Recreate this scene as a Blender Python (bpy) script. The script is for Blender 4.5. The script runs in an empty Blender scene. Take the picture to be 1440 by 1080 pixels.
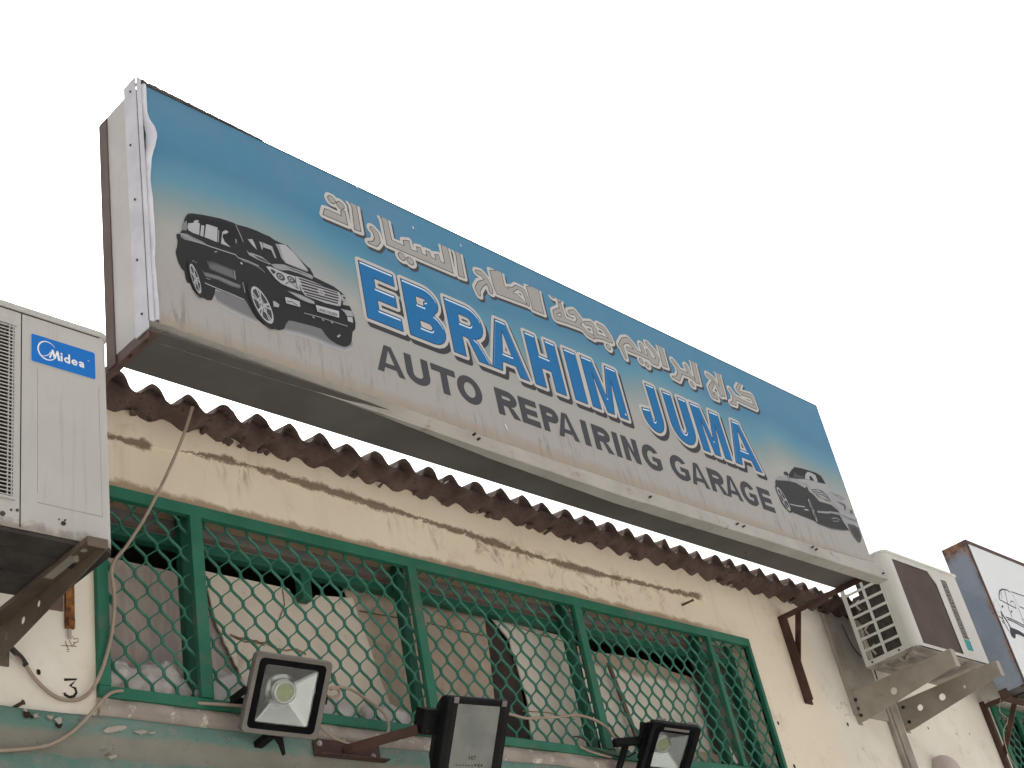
import bpy, bmesh, math, random
import numpy as np
from mathutils import Vector, Matrix, noise

random.seed(7)
scn = bpy.context.scene
COL = scn.collection

# ------------------------------------------------------------------ camera
CAM_R = np.array([[0.69212142, -0.6965138, -0.1893052],
                  [0.2675535, 0.49116802, -0.82895663],
                  [0.67036040, 0.52308938, 0.52630262]])
CAM_F = 1853.974            # focal length in pixels of a 1440 px wide picture
CAM_P = np.array([0.0, -3.4, 1.6])
cam_data = bpy.data.cameras.new('camera')
cam = bpy.data.objects.new('camera', cam_data)
COL.objects.link(cam)
cam_data.sensor_width = 36.0
cam_data.lens = CAM_F / 1440.0 * 36.0
cam_data.clip_start = 0.05
cam_data.clip_end = 800.0
cam.matrix_world = Matrix(((CAM_R[0][0], -CAM_R[1][0], -CAM_R[2][0], CAM_P[0]),
                           (CAM_R[0][1], -CAM_R[1][1], -CAM_R[2][1], CAM_P[1]),
                           (CAM_R[0][2], -CAM_R[1][2], -CAM_R[2][2], CAM_P[2]),
                           (0, 0, 0, 1)))
scn.camera = cam

# ------------------------------------------------------------------ light
SUN_EL, SUN_AZ = math.radians(58), math.radians(40)   # high, behind the building
world = bpy.data.worlds.new('World')
scn.world = world
world.use_nodes = True
wn = world.node_tree
bg = wn.nodes['Background']
sky = wn.nodes.new('ShaderNodeTexSky')
sky.sky_type = 'NISHITA'
sky.sun_disc = False
sky.sun_elevation = SUN_EL
sky.sun_rotation = SUN_AZ
sky.air_density = 1.0
sky.dust_density = 7.0
sky.ozone_density = 1.0
hs = wn.nodes.new('ShaderNodeHueSaturation')
hs.inputs['Saturation'].default_value = 0.06        # thick white haze, no blue left
wn.links.new(sky.outputs[0], hs.inputs['Color'])
wn.links.new(hs.outputs[0], bg.inputs['Color'])
bg.inputs['Strength'].default_value = 0.13
sun_d = bpy.data.lights.new('sun', 'SUN')
sun_d.energy = 1.5
sun_d.angle = math.radians(20)
sun_d.color = (1.0, 0.95, 0.87)
sun = bpy.data.objects.new('sun', sun_d)
COL.objects.link(sun)
# Nishita azimuth 0 is +Y and turns towards +X
sdir = Vector((math.sin(SUN_AZ) * math.cos(SUN_EL), math.cos(SUN_AZ) * math.cos(SUN_EL), math.sin(SUN_EL)))
sun.rotation_euler = (-sdir).to_track_quat('-Z', 'Y').to_euler()
sun.location = (0, 4, 9)
scn.view_settings.view_transform = 'Standard'
scn.view_settings.look = 'None'
scn.view_settings.gamma = 1.0
scn.view_settings.exposure = 0.95
scn.view_settings.use_curve_mapping = False


# ------------------------------------------------------------------ helpers
def ray(px, py):
    return CAM_R.T @ np.array([(px - 720) / CAM_F, (py - 540) / CAM_F, 1.0])


def P(px, py, y=0.0):
    """point of the vertical plane at depth y that a spot of the photograph shows"""
    d = ray(px, py)
    return tuple((y - CAM_P[1]) / d[1] * d + CAM_P)


def crop(x0, y0, s):
    return lambda x, y: (x0 + x / s, y0 + y / s)


def lerp(a, b, t):
    return a + (b - a) * t


class MB:
    """collects geometry in world coordinates, becomes ONE mesh object"""

    def __init__(self):
        self.v, self.f, self.m, self.c = [], [], [], []
        self.T = None
        self.smooth = False

    def add(self, pts):
        n = len(self.v)
        if self.T is not None:
            pts = [tuple(self.T @ Vector(p)) for p in pts]
        self.v.extend([tuple(float(c) for c in p) for p in pts])
        return n

    def face(self, pts, mi=0, col=None):
        n = self.add(pts)
        self.f.append(tuple(range(n, n + len(pts))))
        self.m.append(mi)
        self.c.append(col)

    def faces(self, n, fl, mi=0):
        for f in fl:
            self.f.append(tuple(n + i for i in f))
            self.m.append(mi)
            self.c.append(None)

    def box(self, x0, x1, y0, y1, z0, z1, mi=0):
        n = self.add([(x0, y0, z0), (x1, y0, z0), (x1, y1, z0), (x0, y1, z0),
                      (x0, y0, z1), (x1, y0, z1), (x1, y1, z1), (x0, y1, z1)])
        self.faces(n, [(0, 3, 2, 1), (4, 5, 6, 7), (0, 1, 5, 4), (1, 2, 6, 5), (2, 3, 7, 6), (3, 0, 4, 7)], mi)

    def prism(self, poly, d, mi=0):
        """poly: list of 3d points (planar), d: offset vector"""
        k = len(poly)
        d = np.array(d)
        n = self.add(list(poly) + [tuple(np.array(p) + d) for p in poly])
        self.faces(n, [tuple(range(k)), tuple(range(2 * k - 1, k - 1, -1))] +
                   [(i, i + k, (i + 1) % k + k, (i + 1) % k) for i in range(k)], mi)

    def bar(self, a, b, w, h, up=(0, 0, 1), mi=0):
        a, b, up = Vector(a), Vector(b), Vector(up)
        d = (b - a).normalized()
        s = d.cross(up).normalized() * w / 2
        u = s.cross(d).normalized() * h / 2
        n = self.add([a - s - u, a + s - u, a + s + u, a - s + u, b - s - u, b + s - u, b + s + u, b - s + u])
        self.faces(n, [(0, 3, 2, 1), (4, 5, 6, 7), (0, 1, 5, 4), (1, 2, 6, 5), (2, 3, 7, 6), (3, 0, 4, 7)], mi)

    def tube(self, pts, r, k=8, mi=0, sub=5):
        pts = [Vector(p) for p in pts]
        if sub > 1 and len(pts) > 2:
            q = []
            for i in range(len(pts) - 1):
                p0, p1, p2, p3 = pts[max(i - 1, 0)], pts[i], pts[i + 1], pts[min(i + 2, len(pts) - 1)]
                for j in range(sub):
                    t = j / sub
                    q.append(0.5 * ((2 * p1) + (-p0 + p2) * t + (2 * p0 - 5 * p1 + 4 * p2 - p3) * t * t +
                                    (-p0 + 3 * p1 - 3 * p2 + p3) * t ** 3))
            q.append(pts[-1])
            pts = q
        nrm = None
        base = len(self.v)
        for i, p in enumerate(pts):
            d = (pts[min(i + 1, len(pts) - 1)] - pts[max(i - 1, 0)]).normalized()
            if nrm is None:
                nrm = d.orthogonal().normalized()
            nrm = (nrm - d * nrm.dot(d)).normalized()
            bi = d.cross(nrm)
            self.add([p + (nrm * math.cos(a) + bi * math.sin(a)) * r for a in [2 * math.pi * j / k for j in range(k)]])
        for i in range(len(pts) - 1):
            self.faces(base + i * k, [(j, (j + 1) % k, (j + 1) % k + k, j + k) for j in range(k)], mi)
        self.faces(base, [tuple(range(k - 1, -1, -1))], mi)
        self.faces(base + (len(pts) - 1) * k, [tuple(range(k))], mi)

    def cyl(self, a, b, r, k=16, mi=0, r2=None):
        a, b = Vector(a), Vector(b)
        d = (b - a).normalized()
        n0 = d.orthogonal().normalized()
        b0 = d.cross(n0)
        r2 = r if r2 is None else r2
        an = [2 * math.pi * j / k for j in range(k)]
        n = self.add([a + (n0 * math.cos(t) + b0 * math.sin(t)) * r for t in an] +
                     [b + (n0 * math.cos(t) + b0 * math.sin(t)) * r2 for t in an])
        self.faces(n, [(j, (j + 1) % k, (j + 1) % k + k, j + k) for j in range(k)] +
                   [tuple(range(k - 1, -1, -1)), tuple(range(k, 2 * k))], mi)

    def grid(self, fn, nu, nv, mi=0):
        n = self.add([fn(i / nu, j / nv) for j in range(nv + 1) for i in range(nu + 1)])
        self.faces(n, [(j * (nu + 1) + i, j * (nu + 1) + i + 1, (j + 1) * (nu + 1) + i + 1, (j + 1) * (nu + 1) + i)
                       for j in range(nv) for i in range(nu)], mi)


def origin(o):
    v = Vector((0, 0, 0))
    while o is not None:
        v += o.location
        o = o.parent
    return v


def pieces(mb):
    """the connected pieces of a collection, each as a collection of its own"""
    root = list(range(len(mb.v)))

    def find(a):
        while root[a] != a:
            root[a] = root[root[a]]
            a = root[a]
        return a
    for f in mb.f:
        for i in f[1:]:
            root[find(i)] = find(f[0])
    out = {}
    for f, m, c in zip(mb.f, mb.m, mb.c):
        q = out.setdefault(find(f[0]), MB())
        ids = q.__dict__.setdefault('ids', {})
        for i in f:
            if i not in ids:
                ids[i] = len(q.v)
                q.v.append(mb.v[i])
        q.f.append(tuple(ids[i] for i in f))
        q.m.append(m)
        q.c.append(c)
    return list(out.values())


def objs(name, mb, mats, parent=None, **kw):
    return [obj(name, q, mats, parent, **kw) for q in pieces(mb)]


def obj(name, mb, mats, parent=None, bevel=0.0, seg=2, smooth=False, loc=None, weld=False):
    if not isinstance(mats, (list, tuple)):
        mats = [mats]
    me = bpy.data.meshes.new(name)
    o = bpy.data.objects.new(name, me)
    off = origin(parent) if parent else Vector((0, 0, 0))
    if loc is not None:
        o.location = Vector(loc) - off
        off = Vector(loc)
    me.from_pydata([(a - off.x, b - off.y, c - off.z) for a, b, c in mb.v], [], mb.f)
    for m in mats:
        me.materials.append(m)
    me.polygons.foreach_set('material_index', mb.m)
    if any(c is not None for c in mb.c):
        at = me.color_attributes.new('ink', 'FLOAT_COLOR', 'CORNER')
        data = []
        for p in me.polygons:
            c = mb.c[p.index] or (0.5, 0.5, 0.5)
            for _ in p.loop_indices:
                data.extend((c[0], c[1], c[2], 1.0))
        at.data.foreach_set('color', data)
    if weld:
        bm = bmesh.new()
        bm.from_mesh(me)
        bmesh.ops.remove_doubles(bm, verts=bm.verts, dist=1e-5)
        bmesh.ops.recalc_face_normals(bm, faces=bm.faces)
        bm.to_mesh(me)
        bm.free()
    if smooth:
        me.polygons.foreach_set('use_smooth', [True] * len(me.polygons))
    me.update()
    COL.objects.link(o)
    if parent:
        o.parent = parent
    if bevel > 0:
        b = o.modifiers.new('bevel', 'BEVEL')
        b.width = bevel
        b.segments = seg
        b.limit_method = 'ANGLE'
        b.angle_limit = math.radians(40)
    return o


def thing(name, label, cat, loc, group=None):
    o = bpy.data.objects.new(name, None)
    o.empty_display_size = 0.1
    COL.objects.link(o)
    o.location = loc
    return tag(o, label, cat, group)


def tag(o, label, cat, group=None):
    o['label'] = label
    o['category'] = cat
    if group:
        o['group'] = group
    return o


def copy_thing(src, shift, label):
    """a copy of a thing with copies of its parts and sub-parts"""
    r = src.copy()
    COL.objects.link(r)
    r.location = src.location + Vector(shift)
    r['label'] = label

    def rec(a, b):
        for ch in [c for c in a.children]:
            c = ch.copy()
            COL.objects.link(c)
            c.parent = b
            rec(ch, c)
    rec(src, r)
    return r


# ------------------------------------------------------------------ materials
class N:
    """little node-graph builder"""

    def __init__(self, name):
        self.mat = bpy.data.materials.new(name)
        self.mat.use_nodes = True
        self.nt = self.mat.node_tree
        self.bsdf = self.nt.nodes['Principled BSDF']
        self.pos = self.nt.nodes.new('ShaderNodeNewGeometry').outputs['Position']

    def node(self, t, **kw):
        n = self.nt.nodes.new(t)
        for k, v in kw.items():
            setattr(n, k, v)
        return n

    def link(self, a, b):
        self.nt.links.new(a, b)

    def put(self, sock, v):
        if hasattr(v, 'is_output'):
            self.link(v, sock)
        elif isinstance(v, (tuple, list)) and len(v) == 3 and sock.type == 'RGBA':
            sock.default_value = (*v, 1)
        else:
            sock.default_value = v

    def scaled(self, sx, sy, sz, loc=(0, 0, 0)):
        m = self.node('ShaderNodeMapping')
        self.link(self.pos, m.inputs['Vector'])
        m.inputs['Scale'].default_value = (sx, sy, sz)
        m.inputs['Location'].default_value = loc
        return m.outputs[0]

    def noise(self, scale=5, detail=4, rough=0.6, vec=None, dist=0.0):
        n = self.node('ShaderNodeTexNoise')
        self.link(vec if vec is not None else self.pos, n.inputs['Vector'])
        n.inputs['Scale'].default_value = scale
        n.inputs['Detail'].default_value = detail
        n.inputs['Roughness'].default_value = rough
        n.inputs['Distortion'].default_value = dist
        return n.outputs['Fac']

    def ramp(self, fac, stops):
        r = self.node('ShaderNodeValToRGB')
        e = r.color_ramp.elements
        while len(e) < len(stops):
            e.new(0.5)
        for el, (p, c) in zip(e, stops):
            el.position = p
            el.color = (*c, 1) if isinstance(c, (tuple, list)) else (c, c, c, 1)
        self.link(fac, r.inputs[0])
        return r.outputs[0]

    def step(self, fac, a, b):
        m = self.node('ShaderNodeMapRange', interpolation_type='SMOOTHSTEP')
        self.put(m.inputs['Value'], fac)
        self.put(m.inputs['From Min'], a)
        self.put(m.inputs['From Max'], b)
        return m.outputs[0]

    def math(self, op, a, b=0.0, c=0.0):
        m = self.node('ShaderNodeMath', operation=op)
        self.put(m.inputs[0], a)
        self.put(m.inputs[1], b)
        self.put(m.inputs[2], c)
        return m.outputs[0]

    def mix(self, fac, a, b):
        m = self.node('ShaderNodeMix', data_type='RGBA')
        self.put(m.inputs[0], fac)
        self.put(m.inputs[6], a)
        self.put(m.inputs[7], b)
        return m.outputs[2]

    def xyz(self):
        s = self.node('ShaderNodeSeparateXYZ')
        self.link(self.pos, s.inputs[0])
        return s.outputs

    def curve(self, fac, pts):
        """float curve through (x in 0..1, y in 0..1)"""
        c = self.node('ShaderNodeFloatCurve')
        cu = c.mapping.curves[0]
        while len(cu.points) < len(pts):
            cu.points.new(0.5, 0.5)
        for p, (x, y) in zip(cu.points, pts):
            p.location = (x, y)
            p.handle_type = 'AUTO'
        c.mapping.update()
        self.put(c.inputs['Value'], fac)
        return c.outputs[0]

    def bump(self, h, strength=0.3, dist=0.005):
        b = self.node('ShaderNodeBump')
        b.inputs['Strength'].default_value = strength
        b.inputs['Distance'].default_value = dist
        self.link(h, b.inputs['Height'])
        self.link(b.outputs[0], self.bsdf.inputs['Normal'])

    def done(self, color, rough=0.8, metal=0.0, spec=0.5):
        self.put(self.bsdf.inputs['Base Color'], color)
        self.put(self.bsdf.inputs['Roughness'], rough)
        self.put(self.bsdf.inputs['Metallic'], metal)
        self.bsdf.inputs['Specular IOR Level'].default_value = spec
        return self.mat


def worn(name, c1, c2, scale=8, rough=0.6, metal=0.0, dirt=None, dirt_at=(0.55, 0.75), dirt_scale=14, bump=0.15,
         bscale=60, spec=0.25, bdist=0.003):
    n = N(name)
    col = n.mix(n.step(n.noise(scale), 0.35, 0.65), c1, c2)
    if dirt:
        d = n.math('MULTIPLY', n.step(n.noise(dirt_scale, 8, 0.7), *dirt_at), 1.0)
        col = n.mix(d, col, dirt)
    n.bump(n.noise(bscale, 5, 0.6), bump, bdist)
    return n.done(col, rough, metal, spec)


M = {}
M['green_paint'] = worn('green_paint', (.018, .125, .076), (.027, .155, .098), 5, .45, dirt=(.105, .115, .085), dirt_at=(.52, .74), dirt_scale=8)
M['green_dark'] = worn('green_dark', (.015, .098, .062), (.020, .115, .075), 5, .5)
M['mesh_paint'] = worn('mesh_paint', (.032, .165, .112), (.055, .205, .150), 9, .5, dirt=(.16, .20, .17), dirt_at=(.55, .8), dirt_scale=20)
M['brown_steel'] = worn('brown_steel', (.055, .030, .024), (.085, .045, .034), 10, .55, dirt=(.17, .085, .045), dirt_at=(.58, .8), dirt_scale=24, bump=.3)
M['rust_bar'] = worn('rust_bar', (.30, .13, .035), (.12, .045, .018), 34, .85, dirt=(.02, .012, .01), dirt_at=(.55, .66), dirt_scale=22, bump=.6)
M['post_brown'] = worn('post_brown', (.105, .070, .060), (.135, .090, .075), 7, .55)
M['case_white'] = worn('case_white', (.49, .465, .455), (.54, .515, .50), 4, .5, dirt=(.40, .35, .29), dirt_at=(.58, .85), dirt_scale=6)
M['trim_aluminium'] = worn('trim_aluminium', (.52, .52, .57), (.60, .60, .66), 7, .45, dirt=(.36, .35, .36), dirt_at=(.6, .8), dirt_scale=18)
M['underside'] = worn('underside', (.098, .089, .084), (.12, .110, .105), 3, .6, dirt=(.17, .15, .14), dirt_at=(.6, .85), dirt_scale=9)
M['rail'] = worn('rail', (.43, .41, .38), (.36, .34, .315), 3, .6, dirt=(.20, .165, .125), dirt_at=(.56, .76), dirt_scale=13)
M['dark_trim'] = worn('dark_trim', (.045, .038, .035), (.09, .075, .065), 12, .7)
M['vinyl_hem'] = worn('vinyl_hem', (.60, .60, .68), (.70, .70, .76), 9, .4, dirt=(.35, .34, .37), dirt_at=(.6, .8), dirt_scale=22)
n = N('ac_white')
x, y, z = n.xyz()
col = n.mix(n.step(n.noise(2), .35, .65), (.45, .44, .42), (.49, .48, .46))
runs = n.math('MULTIPLY', n.step(n.noise(1.0, 5, .65, n.scaled(38, 38, 2.2), .5), .52, .74), .34)
col = n.mix(runs, col, (.30, .275, .24))
low = n.math('SUBTRACT', 1, n.step(n.math('ADD', z, n.math('MULTIPLY_ADD', n.noise(24, 7, .75), .11, -.055)), 3.325, 3.362))
col = n.mix(n.math('MULTIPLY', low, .65), col, (.17, .12, .085))
spot = n.step(n.noise(34, 8, .75), .69, .75)
col = n.mix(n.math('MULTIPLY', spot, .6), col, (.20, .155, .12))
n.bump(n.math('ADD', n.noise(60, 5), n.math('MULTIPLY', n.noise(3.5, 2), 3.0)), .05, .004)
M['ac_white'] = n.done(col, .42, 0, .3)
M['ac_cream'] = worn('ac_cream', (.52, .51, .475), (.57, .56, .525), 3, .42, dirt=(.45, .40, .33), dirt_at=(.64, .84), dirt_scale=16, bump=.04)
M['ac_dark'] = worn('ac_dark', (.035, .030, .028), (.055, .047, .042), 12, .8, dirt=(.11, .085, .065), dirt_at=(.6, .8))
M['ac_mesh'] = worn('ac_mesh', (.080, .058, .050), (.098, .073, .064), 5, .75, bump=.6, bscale=420)
M['coil'] = worn('coil', (.050, .045, .040), (.075, .066, .060), 40, .7)
M['galv'] = worn('galv', (.32, .285, .24), (.39, .35, .30), 7, .55, .1, dirt=(.12, .10, .08), dirt_at=(.58, .8), dirt_scale=13)
M['arm_brown'] = worn('arm_brown', (.105, .080, .064), (.14, .105, .080), 6, .55, dirt=(.24, .14, .075), dirt_at=(.6, .8), dirt_scale=10)
M['bolt'] = worn('bolt', (.05, .04, .035), (.10, .08, .07), 30, .5, .6)
M['black_metal'] = worn('black_metal', (.006, .006, .0065), (.010, .010, .011), 12, .6, spec=.12, dirt=(.022, .021, .02), dirt_at=(.6, .85), dirt_scale=18)
M['lamp_grey'] = worn('lamp_grey', (.16, .145, .132), (.185, .168, .152), 10, .5, dirt=(.12, .10, .085), dirt_at=(.6, .85))
M['gasket'] = worn('gasket', (.005, .005, .006), (.008, .008, .009), 12, .9, spec=.05)
M['reflector'] = N('reflector').done((.50, .51, .52), .16, 1.0)
M['led_ring'] = N('led_ring').done((.70, .70, .70), .28, 1.0)
M['led_chip'] = worn('led_chip', (.42, .44, .22), (.50, .52, .30), 60, .5)
M['dusty_glass'] = worn('dusty_glass', (.155, .165, .158), (.20, .205, .185), 9, .35, dirt=(.12, .125, .12), dirt_at=(.5, .7), dirt_scale=12)
M['cable'] = worn('cable', (.30, .235, .185), (.36, .285, .225), 12, .6)
M['tape'] = worn('tape', (.03, .025, .025), (.05, .04, .038), 20, .6)
M['rust_nail'] = worn('rust_nail', (.05, .03, .022), (.08, .045, .03), 30, .8)
M['cardboard'] = worn('cardboard', (.36, .29, .23), (.43, .345, .275), 3, .85, dirt=(.25, .175, .125), dirt_at=(.5, .7), dirt_scale=7)
M['cream_sheet'] = worn('cream_sheet', (.57, .50, .415), (.64, .565, .48), 3, .85, dirt=(.40, .30, .22), dirt_at=(.57, .72), dirt_scale=8, bump=.4, bscale=14, bdist=.02)
M['pale_sheet'] = worn('pale_sheet', (.58, .53, .46), (.65, .60, .53), 4, .8, dirt=(.47, .41, .34), dirt_at=(.55, .7), dirt_scale=9, bump=.4, bscale=10, bdist=.02)
M['sack'] = worn('sack', (.46, .42, .40), (.56, .52, .50), 6, .5, dirt=(.40, .35, .32), dirt_at=(.56, .72), dirt_scale=12, bump=.7, bscale=16, bdist=.02)
M['crease_brown'] = worn('crease_brown', (.21, .135, .085), (.30, .21, .14), 30, .9)
M['crease_dark'] = worn('crease_dark', (.09, .065, .05), (.13, .095, .07), 30, .9)
M['window_dark'] = worn('window_dark', (.15, .145, .14), (.19, .18, .17), 5, .6)
M['gap_shade_dark'] = worn('gap_shade_dark', (.03, .022, .018), (.05, .035, .028), 9, .7)  # near-black that paints the shade of the gap between the sheets
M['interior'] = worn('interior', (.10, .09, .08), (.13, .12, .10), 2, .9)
M['grey_board'] = worn('grey_board', (.33, .30, .265), (.38, .35, .31), 3, .75, dirt=(.24, .21, .18), dirt_at=(.55, .75), dirt_scale=7)
M['joint'] = worn('joint', (.27, .24, .21), (.36, .33, .29), 7, .8, dirt=(.15, .125, .10), dirt_at=(.56, .72), dirt_scale=9)
M['dome'] = worn('dome', (.50, .42, .40), (.55, .47, .45), 5, .4)
M['blue_steel'] = None
M['concrete'] = worn('concrete', (.36, .315, .275), (.29, .25, .22), 9, .95, dirt=(.62, .58, .52), dirt_at=(.56, .64), dirt_scale=11, bump=.6, bscale=50)
M['roof_clay'] = worn('roof_clay', (.098, .068, .058), (.145, .103, .088), 7, .95, dirt=(.042, .029, .025), dirt_at=(.52, .72), dirt_scale=16, bump=.8, bscale=40, bdist=.006)
M['mortar'] = worn('mortar', (.090, .062, .053), (.135, .095, .082), 11, .98, dirt=(.038, .027, .023), dirt_at=(.55, .7), dirt_scale=22, bump=.9, bscale=36, bdist=.008)
M['hole'] = worn('hole', (.02, .015, .012), (.03, .022, .018), 20, .95)
M['flake'] = worn('flake', (.34, .31, .275), (.42, .385, .345), 20, .9)

n = N('ink')
at = n.node('ShaderNodeVertexColor', layer_name='ink')
g = n.math('MULTIPLY_ADD', n.noise(60, 3), .14, .93)
mx = n.node('ShaderNodeVectorMath', operation='SCALE')
n.link(at.outputs['Color'], mx.inputs[0])
n.link(g, mx.inputs['Scale'])
M['ink'] = n.done(mx.outputs[0], .7, 0, .08)

n = N('clear_glass')
tr = n.node('ShaderNodeBsdfTransparent')
tr.inputs[0].default_value = (.93, .95, .94, 1)
gl = n.node('ShaderNodeBsdfGlossy')
gl.inputs['Roughness'].default_value = .06
fr = n.node('ShaderNodeFresnel')
fr.inputs['IOR'].default_value = 1.5
ms = n.node('ShaderNodeMixShader')
n.link(fr.outputs[0], ms.inputs[0])
n.link(tr.outputs[0], ms.inputs[1])
n.link(gl.outputs[0], ms.inputs[2])
n.link(ms.outputs[0], n.nt.nodes['Material Output'].inputs['Surface'])
M['clear_glass'] = n.mat

# blue-grey painted steel with rust creeping in from the top and front edge
n = N('blue_steel')
x, y, z = n.xyz()
base = n.mix(n.step(n.noise(4), .35, .65), (.185, .225, .285), (.245, .285, .35))
edge = n.math('ADD', n.step(n.math('ADD', z, n.math('MULTIPLY', n.noise(9, 6, .7), .22)), 4.76, 4.89), 0)
fe = n.step(n.math('ADD', n.math('MULTIPLY', y, -1), n.math('MULTIPLY', n.noise(7, 6, .7), .10)), .425, .45)
rf = n.math('MINIMUM', n.math('ADD', edge, n.math('MULTIPLY', fe, .7)), 1)
col = n.mix(rf, base, n.mix(n.step(n.noise(18, 6), .4, .6), (.30, .16, .085), (.10, .055, .045)))
n.bump(n.noise(50), .2, .003)
M['blue_steel'] = n.done(col, .6)

# cream plaster wall
LINE = [(2.0, 4.085), (2.25, 4.082), (2.63, 4.112), (3.0, 4.100), (3.43, 4.088), (3.95, 4.062), (4.47, 4.045), (5.0, 4.052), (5.49, 4.066), (5.6, 4.068)]
n = N('cream_plaster')
x, y, z = n.xyz()
base = n.mix(n.step(n.noise(1.6, 5), .35, .65), (.735, .645, .515), (.775, .69, .565))
pale = n.mix(n.step(n.noise(3, 6), .4, .6), (.73, .685, .60), (.77, .73, .65))
# the coat is paler left of the window and right of the bracket
px_ = n.math('ADD', x, n.math('MULTIPLY', n.noise(5, 5), .16))
wl = n.math('MAXIMUM', n.step(px_, 6.40, 6.62), n.math('SUBTRACT', 1, n.step(px_, 2.02, 2.16)))
base = n.mix(wl, base, pale)
# blotches
base = n.mix(n.math('MULTIPLY', n.step(n.noise(5, 8, .72), .53, .72), .42), base, (.46, .345, .235))
bz = n.math('MULTIPLY', n.math('MULTIPLY', n.step(z, 3.90, 3.95), n.math('SUBTRACT', 1, n.step(z, 4.05, 4.12))), n.math('MULTIPLY', n.step(x, 3.3, 4.0), n.math('SUBTRACT', 1, n.step(x, 4.9, 5.4))))
base = n.mix(n.math('MULTIPLY', n.math('MULTIPLY', n.step(n.noise(6.5, 9, .75, None, .8), .50, .66), bz), .75), base, (.26, .165, .095))
# cracked plaster seam with soot and drips under it
u = n.math('DIVIDE', n.math('SUBTRACT', x, 2.0), 3.6)
ln = n.math('MULTIPLY_ADD', n.curve(u, [((a - 2.0) / 3.6, (b - 4.0) / .2) for a, b in LINE]), .2, 4.0)
dz = n.math('SUBTRACT', n.math('ADD', z, n.math('ADD', n.math('MULTIPLY_ADD', n.noise(18, 6, .7), .05, -.025), n.math('MULTIPLY_ADD', n.noise(90, 4, .8), .030, -.015))), ln)
inx = n.math('MULTIPLY', n.step(x, 1.9, 2.0), n.math('SUBTRACT', 1, n.step(x, 5.46, 5.52)))
thick = n.math('MULTIPLY_ADD', n.step(n.noise(3.2, 3), .36, .70), .034, .004)
core = n.math('SUBTRACT', 1, n.step(n.math('ABSOLUTE', dz), n.math('MULTIPLY', thick, .3), thick))
drip = n.noise(1.0, 5, .65, n.scaled(24, 1, 4.5), 1.3)
dl = n.math('MULTIPLY', n.step(n.noise(2.0, 2, .5, n.scaled(1, 1, .01, (3.3, 0, 0))), .38, .58), .17)
dm = n.math('MULTIPLY', n.math('MULTIPLY', n.math('MULTIPLY', n.step(drip, .50, .66), n.step(n.noise(2.2, 3, .6, n.scaled(1, 1, .2, (9.1, 0, 0))), .42, .60)), n.math('SUBTRACT', 1, n.step(n.math('MULTIPLY', dz, -1), .0, n.math('ADD', dl, .02)))), n.step(n.math('MULTIPLY', dz, -1), -.004, .004))
soot = n.math('MULTIPLY', n.math('MAXIMUM', core, n.math('MULTIPLY', dm, .75)), inx)
gap = n.step(n.math('ABSOLUTE', n.math('SUBTRACT', x, 2.335)), .05, .07)
soot = n.math('MULTIPLY', soot, gap)
base = n.mix(n.math('MULTIPLY', soot, .85), base, (.125, .078, .046))
# grime gathered along the top of the grille frame
gz = n.math('SUBTRACT', 1, n.step(n.math('ADD', z, n.math('MULTIPLY_ADD', n.noise(9, 7, .7), -.10, .03)), 3.88, 3.905))
gx = n.math('MULTIPLY', n.math('MULTIPLY', n.step(x, 2.05, 2.1), n.math('SUBTRACT', 1, n.step(x, 5.3, 5.8))), n.step(z, 3.85, 3.87))
base = n.mix(n.math('MULTIPLY', n.math('MULTIPLY', gz, gx), .75), base, (.27, .175, .095))
# faint vertical runs
run = n.step(n.noise(1.0, 4, .6, n.scaled(9, 1, .55)), .56, .78)
base = n.mix(n.math('MULTIPLY', run, .22), base, (.36, .25, .15))
# hairline cracks
vo = n.node('ShaderNodeTexVoronoi', feature='DISTANCE_TO_EDGE')
vd = n.node('ShaderNodeVectorMath', operation='ADD')
nz_ = n.node('ShaderNodeTexNoise')
n.link(n.pos, nz_.inputs['Vector'])
nz_.inputs['Scale'].default_value = 7
nz_.inputs['Detail'].default_value = 6
sc_ = n.node('ShaderNodeVectorMath', operation='SCALE')
n.link(nz_.outputs['Color'], sc_.inputs[0])
sc_.inputs['Scale'].default_value = .38
n.link(n.scaled(1.1, 1, 1.9), vd.inputs[0])
n.link(sc_.outputs[0], vd.inputs[1])
n.link(vd.outputs[0], vo.inputs['Vector'])
vo.inputs['Scale'].default_value = 1.4
ck = n.math('MULTIPLY', n.math('SUBTRACT', 1, n.step(vo.outputs['Distance'], .002, .006)), n.step(n.noise(1.7), .57, .64))
base = n.mix(n.math('MULTIPLY', ck, .55), base, (.22, .16, .11))
n.bump(n.math('ADD', n.noise(35, 6, .65), n.math('MULTIPLY', n.noise(5, 3), 1.5)), .25, .006)
M['plaster'] = n.done(base, .92, 0, .2)

# worn green paint on the beam under the window
n = N('beam_paint')
x, y, z = n.xyz()
gcol = n.mix(n.step(n.noise(4, 5), .35, .65), (.105, .205, .175), (.145, .245, .215))
dust = n.mix(n.noise(8, 5), (.20, .18, .15), (.29, .26, .22))
zz = n.math('ADD', z, n.math('MULTIPLY_ADD', n.noise(7, 5), .06, -.03))
band = n.math('MULTIPLY', n.step(zz, 2.935, 2.95), n.math('SUBTRACT', 1, n.step(zz, 3.005, 3.03)))
gcol = n.mix(n.math('MAXIMUM', n.math('MULTIPLY', band, .85), n.math('MULTIPLY', n.step(n.noise(6, 8, .7), .50, .64), .75)), gcol, dust)
chip = n.step(n.noise(13, 9, .75), .625, .65)
spk = n.step(n.noise(55, 6, .75), .62, .68)
gcol = n.mix(n.math('MULTIPLY', spk, .7), gcol, (.09, .085, .07))
gcol = n.mix(chip, gcol, (.34, .31, .27))
n.bump(n.math('ADD', n.noise(28, 7, .7), n.math('MULTIPLY', chip, -.6)), .9, .008)
M['beam_paint'] = n.done(gcol, .8)

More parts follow.
